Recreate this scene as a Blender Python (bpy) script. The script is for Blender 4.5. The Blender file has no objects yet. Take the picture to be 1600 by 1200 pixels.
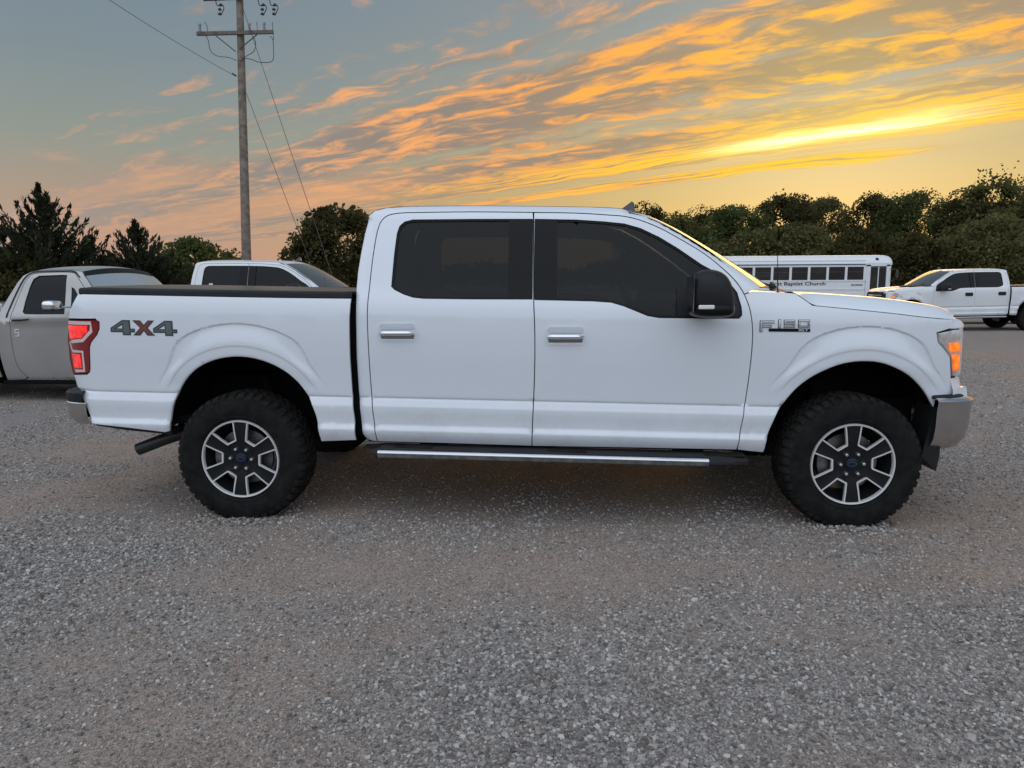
import bpy, bmesh, math, random
import numpy as np
from mathutils import Matrix, Vector
from mathutils.geometry import delaunay_2d_cdt

random.seed(7)
RNG = np.random.default_rng(7)
SC = bpy.context.scene
COL = SC.collection
R = math.radians

# ------------------------------------------------------------------ camera
CAM_POS = (0.0738, -5.1603, 1.4582)
YAW, PITCH, ROLL = -0.05644, 0.14329, -0.00527
fw = np.array([math.sin(YAW)*math.cos(PITCH), math.cos(YAW)*math.cos(PITCH), -math.sin(PITCH)])
rt = np.array([math.cos(YAW), -math.sin(YAW), 0.0])
up = np.cross(rt, fw)
rt2 = math.cos(ROLL)*rt+math.sin(ROLL)*up
up2 = -math.sin(ROLL)*rt+math.cos(ROLL)*up
cam_d = bpy.data.cameras.new('camera')
cam_d.sensor_fit = 'HORIZONTAL'
cam_d.sensor_width = 36.0
cam_d.lens = 36.0*1109.0/1600.0
cam_d.clip_start = 0.05
cam_d.clip_end = 3000.0
cam = bpy.data.objects.new('camera', cam_d)
COL.objects.link(cam)
cam.matrix_world = Matrix(((rt2[0], up2[0], -fw[0], CAM_POS[0]), (rt2[1], up2[1], -fw[1], CAM_POS[1]),
                           (rt2[2], up2[2], -fw[2], CAM_POS[2]), (0, 0, 0, 1)))
SC.camera = cam

# ------------------------------------------------------------------ view
SC.view_settings.view_transform = 'Standard'
SC.view_settings.look = 'None'
SC.view_settings.exposure = 0.22
SC.view_settings.gamma = 1.0
SC.view_settings.use_curve_mapping = False
SC.cycles.max_bounces = 8
SC.cycles.transparent_max_bounces = 24

# ------------------------------------------------------------------ world: dusk sky with lit cloud bands
SUN_AZ, SUN_EL = R(20.7), R(9.0)          # azimuth from +Y towards +X
SUN_V = Vector((math.sin(SUN_AZ)*math.cos(SUN_EL), math.cos(SUN_AZ)*math.cos(SUN_EL), math.sin(SUN_EL)))
world = bpy.data.worlds.new('World')
SC.world = world
world.use_nodes = True
NT = world.node_tree
NT.nodes.clear()


class G:
    """tiny node-graph helper"""
    def __init__(s, nt): s.nt = nt
    def n(s, t, **k):
        x = s.nt.nodes.new(t)
        for a, b in k.items(): setattr(x, a, b)
        return x
    def l(s, a, b): s.nt.links.new(a, b)
    def put(s, sock, v):
        if isinstance(v, bpy.types.NodeSocket): s.l(v, sock)
        else: sock.default_value = v
    def m(s, op, a, b=0.0, c=0.0, clamp=False):
        x = s.n('ShaderNodeMath', operation=op, use_clamp=clamp)
        s.put(x.inputs[0], a); s.put(x.inputs[1], b)
        if len(x.inputs) > 2: s.put(x.inputs[2], c)
        return x.outputs[0]
    def dot(s, a, v):
        x = s.n('ShaderNodeVectorMath', operation='DOT_PRODUCT')
        s.put(x.inputs[0], a); x.inputs[1].default_value = v
        return x.outputs['Value']
    def ss(s, v, a, b, lo=0.0, hi=1.0):
        x = s.n('ShaderNodeMapRange', interpolation_type='SMOOTHSTEP')
        s.put(x.inputs['Value'], v)
        x.inputs['From Min'].default_value = a; x.inputs['From Max'].default_value = b
        x.inputs['To Min'].default_value = lo; x.inputs['To Max'].default_value = hi
        return x.outputs['Result']
    def ramp(s, v, stops, interp='LINEAR'):
        x = s.n('ShaderNodeValToRGB')
        cr = x.color_ramp; cr.interpolation = interp
        while len(cr.elements) < len(stops): cr.elements.new(0.5)
        for e, (p, c) in zip(cr.elements, stops):
            e.position = p
            e.color = (c, c, c, 1) if isinstance(c, (int, float)) else (*c, 1)
        s.put(x.inputs[0], v)
        return x.outputs[0]
    def mix(s, f, a, b, mode='MIX'):
        x = s.n('ShaderNodeMix', data_type='RGBA', blend_type=mode)
        s.put(x.inputs[0], f)
        for i, v in ((6, a), (7, b)):
            if isinstance(v, bpy.types.NodeSocket): s.l(v, x.inputs[i])
            else: x.inputs[i].default_value = (*v, 1)
        return x.outputs[2]
    def noise(s, vec, scale, detail=4.0, rough=0.55, dist=0.0):
        x = s.n('ShaderNodeTexNoise')
        if vec is not None: s.l(vec, x.inputs['Vector'])
        x.inputs['Scale'].default_value = scale; x.inputs['Detail'].default_value = detail
        x.inputs['Roughness'].default_value = rough; x.inputs['Distortion'].default_value = dist
        return x.outputs['Fac']
    def xyz(s, a, b, c):
        x = s.n('ShaderNodeCombineXYZ')
        for i, v in enumerate((a, b, c)): s.put(x.inputs[i], v)
        return x.outputs[0]


def build_world():
    g = G(NT)
    tc = g.n('ShaderNodeTexCoord').outputs['Generated']
    nrm = g.n('ShaderNodeVectorMath', operation='NORMALIZE')
    g.l(tc, nrm.inputs[0])
    d = nrm.outputs[0]
    sep = g.n('ShaderNodeSeparateXYZ'); g.l(d, sep.inputs[0])
    el = sep.outputs[2]
    cs = g.dot(d, SUN_V)                                     # cosine of the angle to the sun
    ang = g.m('ARCCOSINE', g.m('MINIMUM', g.m('MAXIMUM', cs, -1.0), 1.0))   # radians
    a01 = g.m('DIVIDE', ang, math.pi)
    # clear air: sunward column and away-from-sun column, by elevation
    e01 = g.m('MULTIPLY', g.m('MAXIMUM', el, 0.0), 2.0, clamp=True)
    sunward = g.ramp(e01, [(0.0, (.72, .36, .075)), (.12, (.62, .38, .10)), (.24, (.52, .38, .145)), (.36, (.42, .35, .19)), (.48, (.31, .30, .235)), (.64, (.25, .275, .27)), (1.0, (.22, .27, .33))])
    away = g.ramp(e01, [(0.0, (.50, .30, .24)), (.08, (.50, .30, .21)), (.20, (.40, .29, .21)), (.34, (.27, .29, .25)), (.52, (.205, .255, .275)), (.75, (.165, .225, .285)), (1.0, (.18, .245, .325))])
    clear = g.mix(g.ss(ang, .15, .85), sunward, away)
    # unseen sky overhead and behind: raised beyond the visible sky to light near sides
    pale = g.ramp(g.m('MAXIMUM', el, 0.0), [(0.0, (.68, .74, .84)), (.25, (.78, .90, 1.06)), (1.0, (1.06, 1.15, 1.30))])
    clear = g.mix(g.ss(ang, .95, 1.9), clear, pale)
    sky = g.n('ShaderNodeTexSky', sky_type='NISHITA')
    sky.sun_disc = False
    sky.sun_elevation = SUN_EL
    sky.sun_rotation = SUN_AZ
    sky.air_density = 1.0; sky.dust_density = 2.5; sky.ozone_density = 1.5
    nis = g.n('ShaderNodeVectorMath', operation='SCALE'); g.l(sky.outputs[0], nis.inputs[0]); nis.inputs['Scale'].default_value = 0.045
    clear = g.mix(0.10, clear, nis.outputs[0])
    # cloud sheet: project on a plane, turn into streak axes
    k = g.m('ADD', g.m('MAXIMUM', el, 0.0), 0.03)
    AZ = R(-51.0)
    u = g.m('DIVIDE', g.dot(d, (math.sin(AZ), math.cos(AZ), 0)), k)
    v0 = g.m('DIVIDE', g.dot(d, (math.cos(AZ), -math.sin(AZ), 0)), k)
    warp = g.noise(g.xyz(g.m('MULTIPLY', u, .45), g.m('MULTIPLY', v0, .8), 3.1), 1.0, 3.0, .5)
    warp2 = g.noise(g.xyz(g.m('MULTIPLY', u, 1.8), g.m('MULTIPLY', v0, 2.6), 1.3), 1.0, 3.0, .5)
    v = g.m('ADD', v0, g.m('ADD', g.m('MULTIPLY', g.m('SUBTRACT', warp, .5), .70), g.m('MULTIPLY', g.m('SUBTRACT', warp2, .5), .28)))
    uu = g.m('MULTIPLY', g.m('LOGARITHM', g.m('ADD', 1.0, g.m('DIVIDE', g.m('MAXIMUM', u, -2.5), 3.0)), math.e), 3.0)   # streaks lengthen towards the horizon
    v01 = g.m('DIVIDE', g.m('ADD', v, 1.0), 8.0)              # -1..7 -> 0..1
    P = lambda q: (q+1.0)/8.0
    band = g.ramp(v01, [(0.0, .20), (P(.9), .24), (P(1.5), .46), (P(2.1), .54), (P(2.35), .52), (P(2.52), .76), (P(2.80), .92), (P(2.98), .72), (P(3.12), .92), (P(3.32), .76), (P(3.50), .56), (P(3.72), .60), (P(3.92), .80), (P(4.08), .74), (P(4.26), .98), (P(4.46), 1.10), (P(4.66), .84), (P(4.84), .46), (P(5.02), .58), (P(5.16), .80), (P(5.42), .76), (P(5.62), .40), (P(6.2), .38), (1.0, .16)], 'LINEAR')
    left_row = g.m('MULTIPLY', g.ss(u, 3.8, 6.0), g.m('MULTIPLY', g.ss(v, 3.15, 3.55), g.ss(v, 4.35, 3.95)))
    left_row2 = g.m('MULTIPLY', g.ss(u, 4.6, 6.0), g.m('MULTIPLY', g.ss(v, 1.9, 2.2), g.ss(v, 2.75, 2.45)))
    left_row = g.m('MAXIMUM', left_row, left_row2)
    st = g.noise(g.xyz(g.m('MULTIPLY', uu, .80), g.m('MULTIPLY', v, 3.4), 0.7), 1.0, 6.0, .60, .5)
    puff = g.noise(g.xyz(g.m('MULTIPLY', uu, 6.0), g.m('MULTIPLY', v, 6.2), 5.2), 1.0, 7.0, .60, .5)
    upper = g.m('MULTIPLY', g.ss(v, 3.9, 3.4), g.ss(u, 6.5, 3.5, .25, 1.0))                               # the higher rows are broken into puffs, the lower ones are smooth streaks
    pw = g.m('ADD', .18, g.m('MULTIPLY', upper, .44))
    tex = g.m('ADD', g.m('MULTIPLY', st, .66), g.m('MULTIPLY', puff, pw))
    tex = g.m('SUBTRACT', tex, g.m('MULTIPLY', pw, .5))
    dens = g.m('ADD', g.m('ADD', g.m('ADD', tex, g.m('MULTIPLY', g.m('SUBTRACT', g.noise(g.xyz(g.m('MULTIPLY', uu, 2.2), g.m('MULTIPLY', v, 12.0), 6.6), 1.0, 6.0, .60, .4), .5), .46)), g.m('MULTIPLY', left_row, .26)), g.m('SUBTRACT', band, g.m('ADD', .852, g.m('MULTIPLY', g.ss(v, 4.85, 5.0), g.ss(u, 1.8, .8, 0.0, .30)))))
    cov = g.m('MULTIPLY', g.ss(dens, -.06, .26), g.ss(u, 3.0, 7.0, 1.0, .60))
    low = g.ss(el, .010, .05)
    cov = g.m('MULTIPLY', cov, low)
    # lit colour of the cloud by angle from the sun
    lit = g.ramp(a01, [(0.0, (1.0, .64, .10)), (.03, (1.0, .55, .06)), (.07, (1.0, .43, .07)), (.13, (.92, .38, .09)), (.21, (.76, .36, .16)), (.30, (.56, .32, .20)), (.38, (.50, .40, .38)), (.6, (.78, .80, .90)), (1.0, (.85, .90, 1.0))])
    shade = g.ramp(a01, [(0.0, (.52, .38, .16)), (.06, (.31, .26, .18)), (.14, (.215, .205, .185)), (.25, (.20, .205, .205)), (.38, (.28, .29, .31)), (.6, (.60, .64, .74)), (1.0, (.70, .76, .88))])
    under = g.noise(g.xyz(g.m('MULTIPLY', uu, 2.0), g.m('MULTIPLY', v, 4.2), 9.4), 1.0, 6.0, .62, .5)
    fil = g.noise(g.xyz(g.m('MULTIPLY', uu, 1.6), g.m('MULTIPLY', v, 15.0), 2.2), 1.0, 5.0, .62, .3)
    relief = g.m('ADD', g.m('MULTIPLY', under, .46), g.m('ADD', g.m('MULTIPLY', puff, .44), g.m('MULTIPLY', fil, .10)))
    sh = g.m('SUBTRACT', 1.0, g.ss(relief, .45, .60))
    near_core = g.m('MULTIPLY', g.m('MULTIPLY', g.ss(v, 4.02, 4.30), g.ss(v, 4.80, 4.60)), g.ss(ang, .75, .15))
    low_row = g.m('MULTIPLY', g.ss(v, 4.96, 5.14), g.m('MULTIPLY', g.ss(ang, .60, .12), g.ss(u, .9, 1.7)))
    hot = g.m('MULTIPLY', g.m('MAXIMUM', near_core, low_row), g.ss(fil, .40, .58, .08, 1.0))
    sh = g.m('MULTIPLY', g.m('MULTIPLY', sh, .92), g.m('SUBTRACT', 1.0, g.m('MULTIPLY', g.m('MAXIMUM', hot, g.m('MULTIPLY', left_row, .8)), .8)))
    cloud = g.mix(sh, lit, shade)
    cloud = g.mix(g.m('MULTIPLY', hot, .75), cloud, (1.0, .60, .035))
    full = g.mix(cov, clear, cloud)
    # narrow bright rift where the sun stands behind the sheet
    core = g.m('MULTIPLY', g.m('MULTIPLY', g.ss(v, 4.16, 4.40), g.ss(v, 4.74, 4.52)), g.ss(ang, .20, .03))
    core = g.m('MULTIPLY', core, g.m('MULTIPLY', g.ss(st, .34, .56), g.ss(fil, .30, .52, .35, 1.0)))
    full = g.mix(core, full, (2.3, 1.95, 1.0))
    halo = g.m('MULTIPLY', g.ss(ang, .30, .0), g.m('MULTIPLY', g.ss(v, 3.6, 4.4), g.ss(v, 5.4, 4.5)))
    full = g.mix(g.m('MULTIPLY', halo, .40), full, (1.1, .74, .16))
    below = g.ss(el, -.03, .0)
    full = g.mix(below, (.16, .145, .13), full)
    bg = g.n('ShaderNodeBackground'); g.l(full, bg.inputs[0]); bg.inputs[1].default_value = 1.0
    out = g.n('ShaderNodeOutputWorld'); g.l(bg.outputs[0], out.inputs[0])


build_world()
try:
    world.cycles.sampling_method = 'MANUAL'; world.cycles.sample_map_resolution = 1024
except Exception:
    pass

# ------------------------------------------------------------------ sun: low, veiled by cloud
sun_d = bpy.data.lights.new('sun', 'SUN')
sun_d.energy = 0.55
sun_d.angle = R(26)
sun_d.color = (1.0, .56, .17)
sun = bpy.data.objects.new('sun', sun_d)
COL.objects.link(sun)
sun.rotation_euler = (-SUN_V).to_track_quat('-Z', 'Y').to_euler()

# ------------------------------------------------------------------ materials
MATS = {}


def mat(name, col=(.5, .5, .5), rough=.5, metal=0.0, coat=0.0, coat_rough=.05, var=0.0, vscale=6.0, bump=0.0, bscale=60.0,
        emit=None, emit_s=0.0, emit_var=False, spec=.5, dirt=0.0):
    m = bpy.data.materials.new(name); m.use_nodes = True
    nt = m.node_tree; g = G(nt); b = nt.nodes['Principled BSDF']
    b.inputs['Roughness'].default_value = rough; b.inputs['Metallic'].default_value = metal
    b.inputs['Coat Weight'].default_value = coat; b.inputs['Coat Roughness'].default_value = coat_rough
    b.inputs['Specular IOR Level'].default_value = spec
    b.inputs['Base Color'].default_value = (*col, 1)
    oc = None
    if var or bump or dirt:
        oc = g.n('ShaderNodeTexCoord').outputs['Object']
    c = None
    if var:
        f = g.noise(oc, vscale, 5.0, .6)
        c = g.mix(g.ss(f, .3, .7), tuple(x*(1-var) for x in col), tuple(min(1, x*(1+var)) for x in col))
    if dirt:
        sp = g.n('ShaderNodeSeparateXYZ'); g.l(oc, sp.inputs[0])
        f2 = g.noise(oc, 3.5, 7.0, .68)
        f3 = g.noise(oc, 38.0, 3.0, .6)
        dm = g.m('MULTIPLY', g.ss(sp.outputs[2], .95, .42), g.ss(g.m('ADD', g.m('MULTIPLY', f2, .75), g.m('MULTIPLY', f3, .3)), .42, .72))
        dm = g.m('ADD', g.m('MULTIPLY', dm, dirt), g.m('MULTIPLY', g.ss(f2, .55, .75), dirt*.12))
        c = g.mix(dm, c if c is not None else col, (.33, .26, .20))
        rr = g.n('ShaderNodeMapRange'); g.l(dm, rr.inputs[0]); rr.inputs[3].default_value = rough; rr.inputs[4].default_value = .75
        g.l(rr.outputs[0], b.inputs['Roughness'])
    if c is not None: g.l(c, b.inputs['Base Color'])
    if bump:
        bn = g.n('ShaderNodeBump'); bn.inputs['Strength'].default_value = bump; bn.inputs['Distance'].default_value = .01
        g.l(g.noise(oc, bscale, 6.0, .6), bn.inputs['Height']); g.l(bn.outputs[0], b.inputs['Normal'])
    if emit and emit_var:                                     # faceted reflector behind the lens
        tc = g.n('ShaderNodeTexCoord').outputs['Object']
        vo = g.n('ShaderNodeTexVoronoi'); g.l(tc, vo.inputs['Vector']); vo.inputs['Scale'].default_value = 26.0
        g.l(g.m('MULTIPLY', g.ss(vo.outputs['Distance'], .80, .05, .55, 1.35), emit_s), b.inputs['Emission Strength'])
        b.inputs['Emission Color'].default_value = (*emit, 1)
    elif emit:
        b.inputs['Emission Color'].default_value = (*emit, 1); b.inputs['Emission Strength'].default_value = emit_s
    MATS[name] = m
    return m


def glass_mat(name, tint, rough=.02, sky_veil=0.0):
    m = bpy.data.materials.new(name); m.use_nodes = True
    nt = m.node_tree; nt.nodes.clear(); g = G(nt)
    tr = g.n('ShaderNodeBsdfTransparent'); tr.inputs[0].default_value = (*tint, 1)
    gl = g.n('ShaderNodeBsdfGlossy'); gl.inputs['Roughness'].default_value = rough
    fr = g.n('ShaderNodeFresnel'); fr.inputs[0].default_value = 1.41
    mx = g.n('ShaderNodeMixShader'); g.l(fr.outputs[0], mx.inputs[0]); g.l(tr.outputs[0], mx.inputs[1]); g.l(gl.outputs[0], mx.inputs[2])
    res = mx.outputs[0]
    if sky_veil:                                                  # pale diffuse mix imitating reflected sky and haze on the pane
        df = g.n('ShaderNodeBsdfDiffuse'); df.inputs[0].default_value = (.55, .60, .60, 1)
        m2 = g.n('ShaderNodeMixShader'); m2.inputs[0].default_value = sky_veil
        g.l(res, m2.inputs[1]); g.l(df.outputs[0], m2.inputs[2]); res = m2.outputs[0]
    o = g.n('ShaderNodeOutputMaterial'); g.l(res, o.inputs[0])
    MATS[name] = m
    return m


mat('white_paint', (.81, .84, .885), .28, coat=1.0, coat_rough=.02, dirt=.20)
mat('white_paint_old', (.78, .79, .80), .40, coat=.5, coat_rough=.08, dirt=.30)
mat('primer_paint', (.47, .45, .43), .33, .50, coat=.3, coat_rough=.15, var=.07, vscale=2.0, dirt=.14)
mat('blue_paint', (.06, .09, .16), .35, coat=.8)
mat('dark_paint', (.02, .025, .04), .35, coat=.8)
mat('silver_paint', (.45, .50, .56), .35, coat=.8)
mat('black_plastic', (.016, .016, .017), .55, spec=.3, bump=.15, bscale=400, var=.2, vscale=9)
mat('black_gloss', (.007, .0068, .0068), .30, spec=.2)
mat('black_matte', (.008, .008, .0085), .9, spec=.08)
mat('rubber', (.014, .0137, .0135), .75, spec=.12, var=.35, vscale=14, bump=.25, bscale=90)
mat('tread_rubber', (.020, .0185, .017), .9, spec=.08, var=.4, vscale=20, bump=.3, bscale=80)
mat('vinyl', (.02, .02, .021), .30, bump=.08, bscale=60)
mat('chrome', (.84, .85, .86), .10, .9)
mat('chrome_badge', (.72, .74, .77), .20, .7)
mat('chrome_soft', (.42, .43, .45), .22, .9)
mat('chrome_bumper', (.62, .62, .63), .16, 1.0, var=.05, vscale=3, dirt=.35)
mat('machined', (.80, .79, .77), .40, .35)
mat('wheel_dark', (.012, .0125, .014), .5, spec=.22)
mat('barrel', (.010, .010, .011), .6, spec=.15)
mat('steel', (.20, .19, .18), .45, .8, var=.3, vscale=20)
mat('rust', (.11, .055, .03), .9, var=.5, vscale=18)
mat('cap_blue', (.008, .014, .040), .3, spec=.3)
mat('lamp_red', (.24, .006, .007), .12, coat=1.0)
mat('lamp_red_lit', (.45, .010, .010), .15, coat=1.0, emit=(1.0, .02, .015), emit_s=.85, emit_var=True, bump=.5, bscale=50)
mat('lamp_pink', (.86, .62, .62), .25, coat=1.0)
mat('amber_lit', (.95, .26, .02), .2, coat=1.0, emit=(1.0, .22, .02), emit_s=.80, emit_var=True, bump=.4, bscale=70)
mat('lamp_clear', (.90, .89, .84), .25, 0.0, coat=1.0, var=.2, vscale=30)
mat('turn_white', (.85, .85, .82), .15, coat=1.0)
mat('badge_dark', (.035, .05, .055), .35, coat=.5)
mat('badge_grey', (.12, .14, .14), .35, coat=.5)
mat('badge_red', (.24, .045, .04), .4, coat=.5)
mat('interior', (.03, .03, .034), .8)
mat('interior_light', (.20, .195, .19), .8)
mat('trim_seal', (.010, .010, .011), .5, spec=.2)
mat('weathered_wood', (.19, .155, .125), .9, var=.35, vscale=5, bump=.6, bscale=30)
mat('arm_wood', (.15, .125, .11), .9, var=.35, vscale=5)
mat('wire', (.045, .045, .05), .6)
mat('porcelain', (.20, .22, .24), .25, coat=.5)
mat('guard_yellow', (.62, .40, .04), .5)
mat('bus_white', (.80, .81, .82), .38, coat=.4, dirt=.25)
mat('bus_trim', (.05, .055, .065), .5)
mat('bus_window', (.035, .028, .026), .12, coat=.6)
mat('letter_black', (.03, .03, .035), .6)
mat('mirror_glass', (.5, .52, .55), .05, 1.0)
mat('paper_white', (.8, .8, .8), .7)
mat('lamp_warm', (.95, .8, .5), .3, coat=1.0)
mat('tail_soot', (.05, .05, .05), .45, .7)
glass_mat('tinted_glass', (.125, .135, .155), .004)
glass_mat('clear_glass', (.62, .66, .66))
glass_mat('windshield_glass', (.42, .46, .47), .03, .16)
glass_mat('lens_glass', (.93, .93, .93))
glass_mat('dark_glass', (.055, .06, .065))

# ------------------------------------------------------------------ mesh helpers
def tag(o, label=None, cat=None, group=None, kind=None):
    if label: o['label'] = label
    if cat: o['category'] = cat
    if group: o['group'] = group
    if kind: o['kind'] = kind
    return o


def empty(name, loc=(0, 0, 0), rz=0.0):
    o = bpy.data.objects.new(name, None); COL.objects.link(o)
    o.location = loc; o.rotation_euler = (0, 0, rz); o.empty_display_size = .2
    return o


def link(name, me, material, parent=None):
    o = bpy.data.objects.new(name, me); COL.objects.link(o)
    if material is not None and not me.materials: me.materials.append(MATS[material] if isinstance(material, str) else material)
    if parent is not None: o.parent = parent
    return o


def fast_mesh(name, verts, faces, smooth=False):
    """verts (n,3), faces (m,k) numpy arrays of equal-sized polygons"""
    me = bpy.data.meshes.new(name)
    verts = np.asarray(verts, np.float32); faces = np.asarray(faces, np.int32)
    m, k = faces.shape
    me.vertices.add(len(verts)); me.vertices.foreach_set('co', verts.ravel())
    me.loops.add(m*k); me.loops.foreach_set('vertex_index', faces.ravel())
    me.polygons.add(m); me.polygons.foreach_set('loop_start', np.arange(0, m*k, k, dtype=np.int32))
    me.polygons.foreach_set('loop_total', np.full(m, k, np.int32))
    if smooth: me.polygons.foreach_set('use_smooth', np.ones(m, bool))
    me.update(calc_edges=True)
    return me


class MB:
    """collects shapes, then links them as one mesh object"""
    def __init__(s): s.v = []; s.f = []
    def add(s, vs, fs):
        o = len(s.v); s.v += [tuple(map(float, p)) for p in vs]; s.f += [tuple(i+o for i in f) for f in fs]
        return s
    def box(s, c, size, rot=None, bev=0.0):
        x, y, z = (a/2 for a in size)
        if bev:
            b = min(bev, x*.9, y*.9, z*.9)
            pts = []
            for sx in (-1, 1):
                for sy in (-1, 1):
                    for sz in (-1, 1):
                        pts += [(sx*(x-b), sy*(y-b), sz*z), (sx*(x-b), sy*y, sz*(z-b)), (sx*x, sy*(y-b), sz*(z-b))]
            bm = bmesh.new()
            for p in pts: bm.verts.new(p)
            bmesh.ops.convex_hull(bm, input=bm.verts)
            bm.verts.index_update()
            vs = [v.co.copy() for v in bm.verts]; fs = [[v.index for v in f.verts] for f in bm.faces]; bm.free()
        else:
            vs = [Vector((i*x, j*y, k*z)) for i in (-1, 1) for j in (-1, 1) for k in (-1, 1)]
            fs = [(0, 1, 3, 2), (4, 6, 7, 5), (0, 4, 5, 1), (2, 3, 7, 6), (0, 2, 6, 4), (1, 5, 7, 3)]
        if rot is not None:
            M = rot if isinstance(rot, Matrix) else Matrix.Rotation(rot[1], 3, rot[0])
            vs = [M @ Vector(p) for p in vs]
        return s.add([(p[0]+c[0], p[1]+c[1], p[2]+c[2]) for p in vs], fs)
    def tube(s, pts, r, n=10, cap=True):
        pts = [Vector(p) for p in pts]; rs = r if isinstance(r, (list, tuple)) else [r]*len(pts)
        vs = []; fs = []; ref = None
        for i, p in enumerate(pts):
            t = (pts[min(i+1, len(pts)-1)]-pts[max(i-1, 0)]).normalized()
            if ref is None: ref = Vector((0, 0, 1)) if abs(t.z) < .9 else Vector((1, 0, 0))
            a = t.cross(ref).normalized(); b = a.cross(t).normalized(); ref = b
            for k in range(n):
                q = 2*math.pi*k/n; vs.append(p+(a*math.cos(q)+b*math.sin(q))*rs[i])
        for i in range(len(pts)-1):
            for k in range(n):
                fs.append((i*n+k, i*n+(k+1) % n, (i+1)*n+(k+1) % n, (i+1)*n+k))
        if cap:
            fs.append(tuple(reversed(range(n)))); fs.append(tuple((len(pts)-1)*n+k for k in range(n)))
        return s.add(vs, fs)
    def lathe(s, prof, n=48, c=(0, 0, 0), axis='y', closed=False):
        """prof: (r, a) pairs, a along the axis"""
        vs = []; fs = []
        for r, a in prof:
            for k in range(n):
                q = 2*math.pi*k/n; x, z = r*math.cos(q), r*math.sin(q)
                vs.append((c[0]+x, c[1]+a, c[2]+z) if axis == 'y' else (c[0]+x, c[1]+z, c[2]+a) if axis == 'z' else (c[0]+a, c[1]+x, c[2]+z))
        m = len(prof)
        for i in range(m if closed else m-1):
            j = (i+1) % m
            for k in range(n):
                fs.append((i*n+k, i*n+(k+1) % n, j*n+(k+1) % n, j*n+k))
        return s.add(vs, fs)
    def grid(s, rows):
        nr, nc = len(rows), len(rows[0])
        vs = [p for r in rows for p in r]
        fs = [(i*nc+j, i*nc+j+1, (i+1)*nc+j+1, (i+1)*nc+j) for i in range(nr-1) for j in range(nc-1)]
        return s.add(vs, fs)
    def prism(s, poly, y0, y1, fn=None):
        """polygon in (x,z) extruded along y"""
        n = len(poly)
        vs = [(x, y0, z) for x, z in poly]+[(x, y1, z) for x, z in poly]
        fs = [tuple(range(n)), tuple(reversed(range(n, 2*n)))]+[(i, (i+1) % n, n+(i+1) % n, n+i) for i in range(n)]
        return s.add(vs, fs)
    def build(s, name, material, parent=None, smooth=False, auto=None):
        me = bpy.data.meshes.new(name)
        me.from_pydata(s.v, [], s.f)
        bm = bmesh.new(); bm.from_mesh(me)
        bmesh.ops.recalc_face_normals(bm, faces=bm.faces)
        bm.to_mesh(me); bm.free()
        if smooth or auto:
            me.polygons.foreach_set('use_smooth', np.ones(len(me.polygons), bool))
        if auto: me.set_sharp_from_angle(angle=R(auto))
        me.update()
        return link(name, me, material, parent)


def poly_area(p): return .5*sum(p[i][0]*p[(i+1) % len(p)][1]-p[(i+1) % len(p)][0]*p[i][1] for i in range(len(p)))


def inset(poly, d):
    p = [np.array(q, float) for q in poly]
    q = [p[0]]
    for a in p[1:]:
        if np.linalg.norm(a-q[-1]) > 1e-4: q.append(a)
    if np.linalg.norm(q[0]-q[-1]) < 1e-4: q.pop()
    p = q; n = len(p); s = 1 if poly_area(p) > 0 else -1
    out = []
    for i in range(n):
        a = p[i]-p[i-1]; b = p[(i+1) % n]-p[i]
        a /= np.linalg.norm(a); b /= np.linalg.norm(b)
        na = np.array([-a[1], a[0]])*s; nb = np.array([-b[1], b[0]])*s
        m = na+nb; L = max(m@m, .35)
        out.append(tuple(p[i]+m*(2*d/L)))
    return out


def resample(poly, step, closed=True):
    out = []; n = len(poly)
    for i in range(n if closed else n-1):
        a = np.array(poly[i], float); b = np.array(poly[(i+1) % n], float)
        k = max(1, int(math.ceil(np.linalg.norm(b-a)/step)))
        for j in range(k): out.append(tuple(a+(b-a)*j/k))
    if not closed: out.append(tuple(poly[-1]))
    return out


def smooth_line(pts, k=4):
    """Catmull-Rom through the points"""
    P = [np.array(p, float) for p in pts]; out = []
    for i in range(len(P)-1):
        p0 = P[max(i-1, 0)]; p1 = P[i]; p2 = P[i+1]; p3 = P[min(i+2, len(P)-1)]
        for j in range(k):
            t = j/k
            out.append(tuple(.5*((2*p1)+(-p0+p2)*t+(2*p0-5*p1+4*p2-p3)*t*t+(-p0+3*p1-3*p2+p3)*t**3)))
    out.append(tuple(P[-1]))
    return out


def inside(poly, X, Z):
    r = np.zeros(X.shape, bool); n = len(poly)
    for i in range(n):
        x1, z1 = poly[i]; x2, z2 = poly[(i+1) % n]
        if z1 == z2: continue
        c = ((z1 > Z) != (z2 > Z)) & (X < (x2-x1)*(Z-z1)/(z2-z1)+x1)
        r ^= c
    return r


def seg_dist(poly, X, Z):
    """distance of points to an open polyline"""
    d = np.full(np.shape(X), 9.0)
    for i in range(len(poly)-1):
        x1, z1 = poly[i]; x2, z2 = poly[i+1]
        dx, dz = x2-x1, z2-z1; L = dx*dx+dz*dz
        t = np.clip(((X-x1)*dx+(Z-z1)*dz)/L, 0, 1)
        d = np.minimum(d, np.hypot(X-x1-t*dx, Z-z1-t*dz))
    return d


def ribbon(line, w):
    p = [np.array(q, float) for q in line]; L = []; Rr = []
    for i in range(len(p)):
        t = p[min(i+1, len(p)-1)]-p[max(i-1, 0)]; t /= np.linalg.norm(t); n = np.array([-t[1], t[0]])
        L.append(tuple(p[i]+n*w/2)); Rr.append(tuple(p[i]-n*w/2))
    return L+Rr[::-1]


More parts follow.
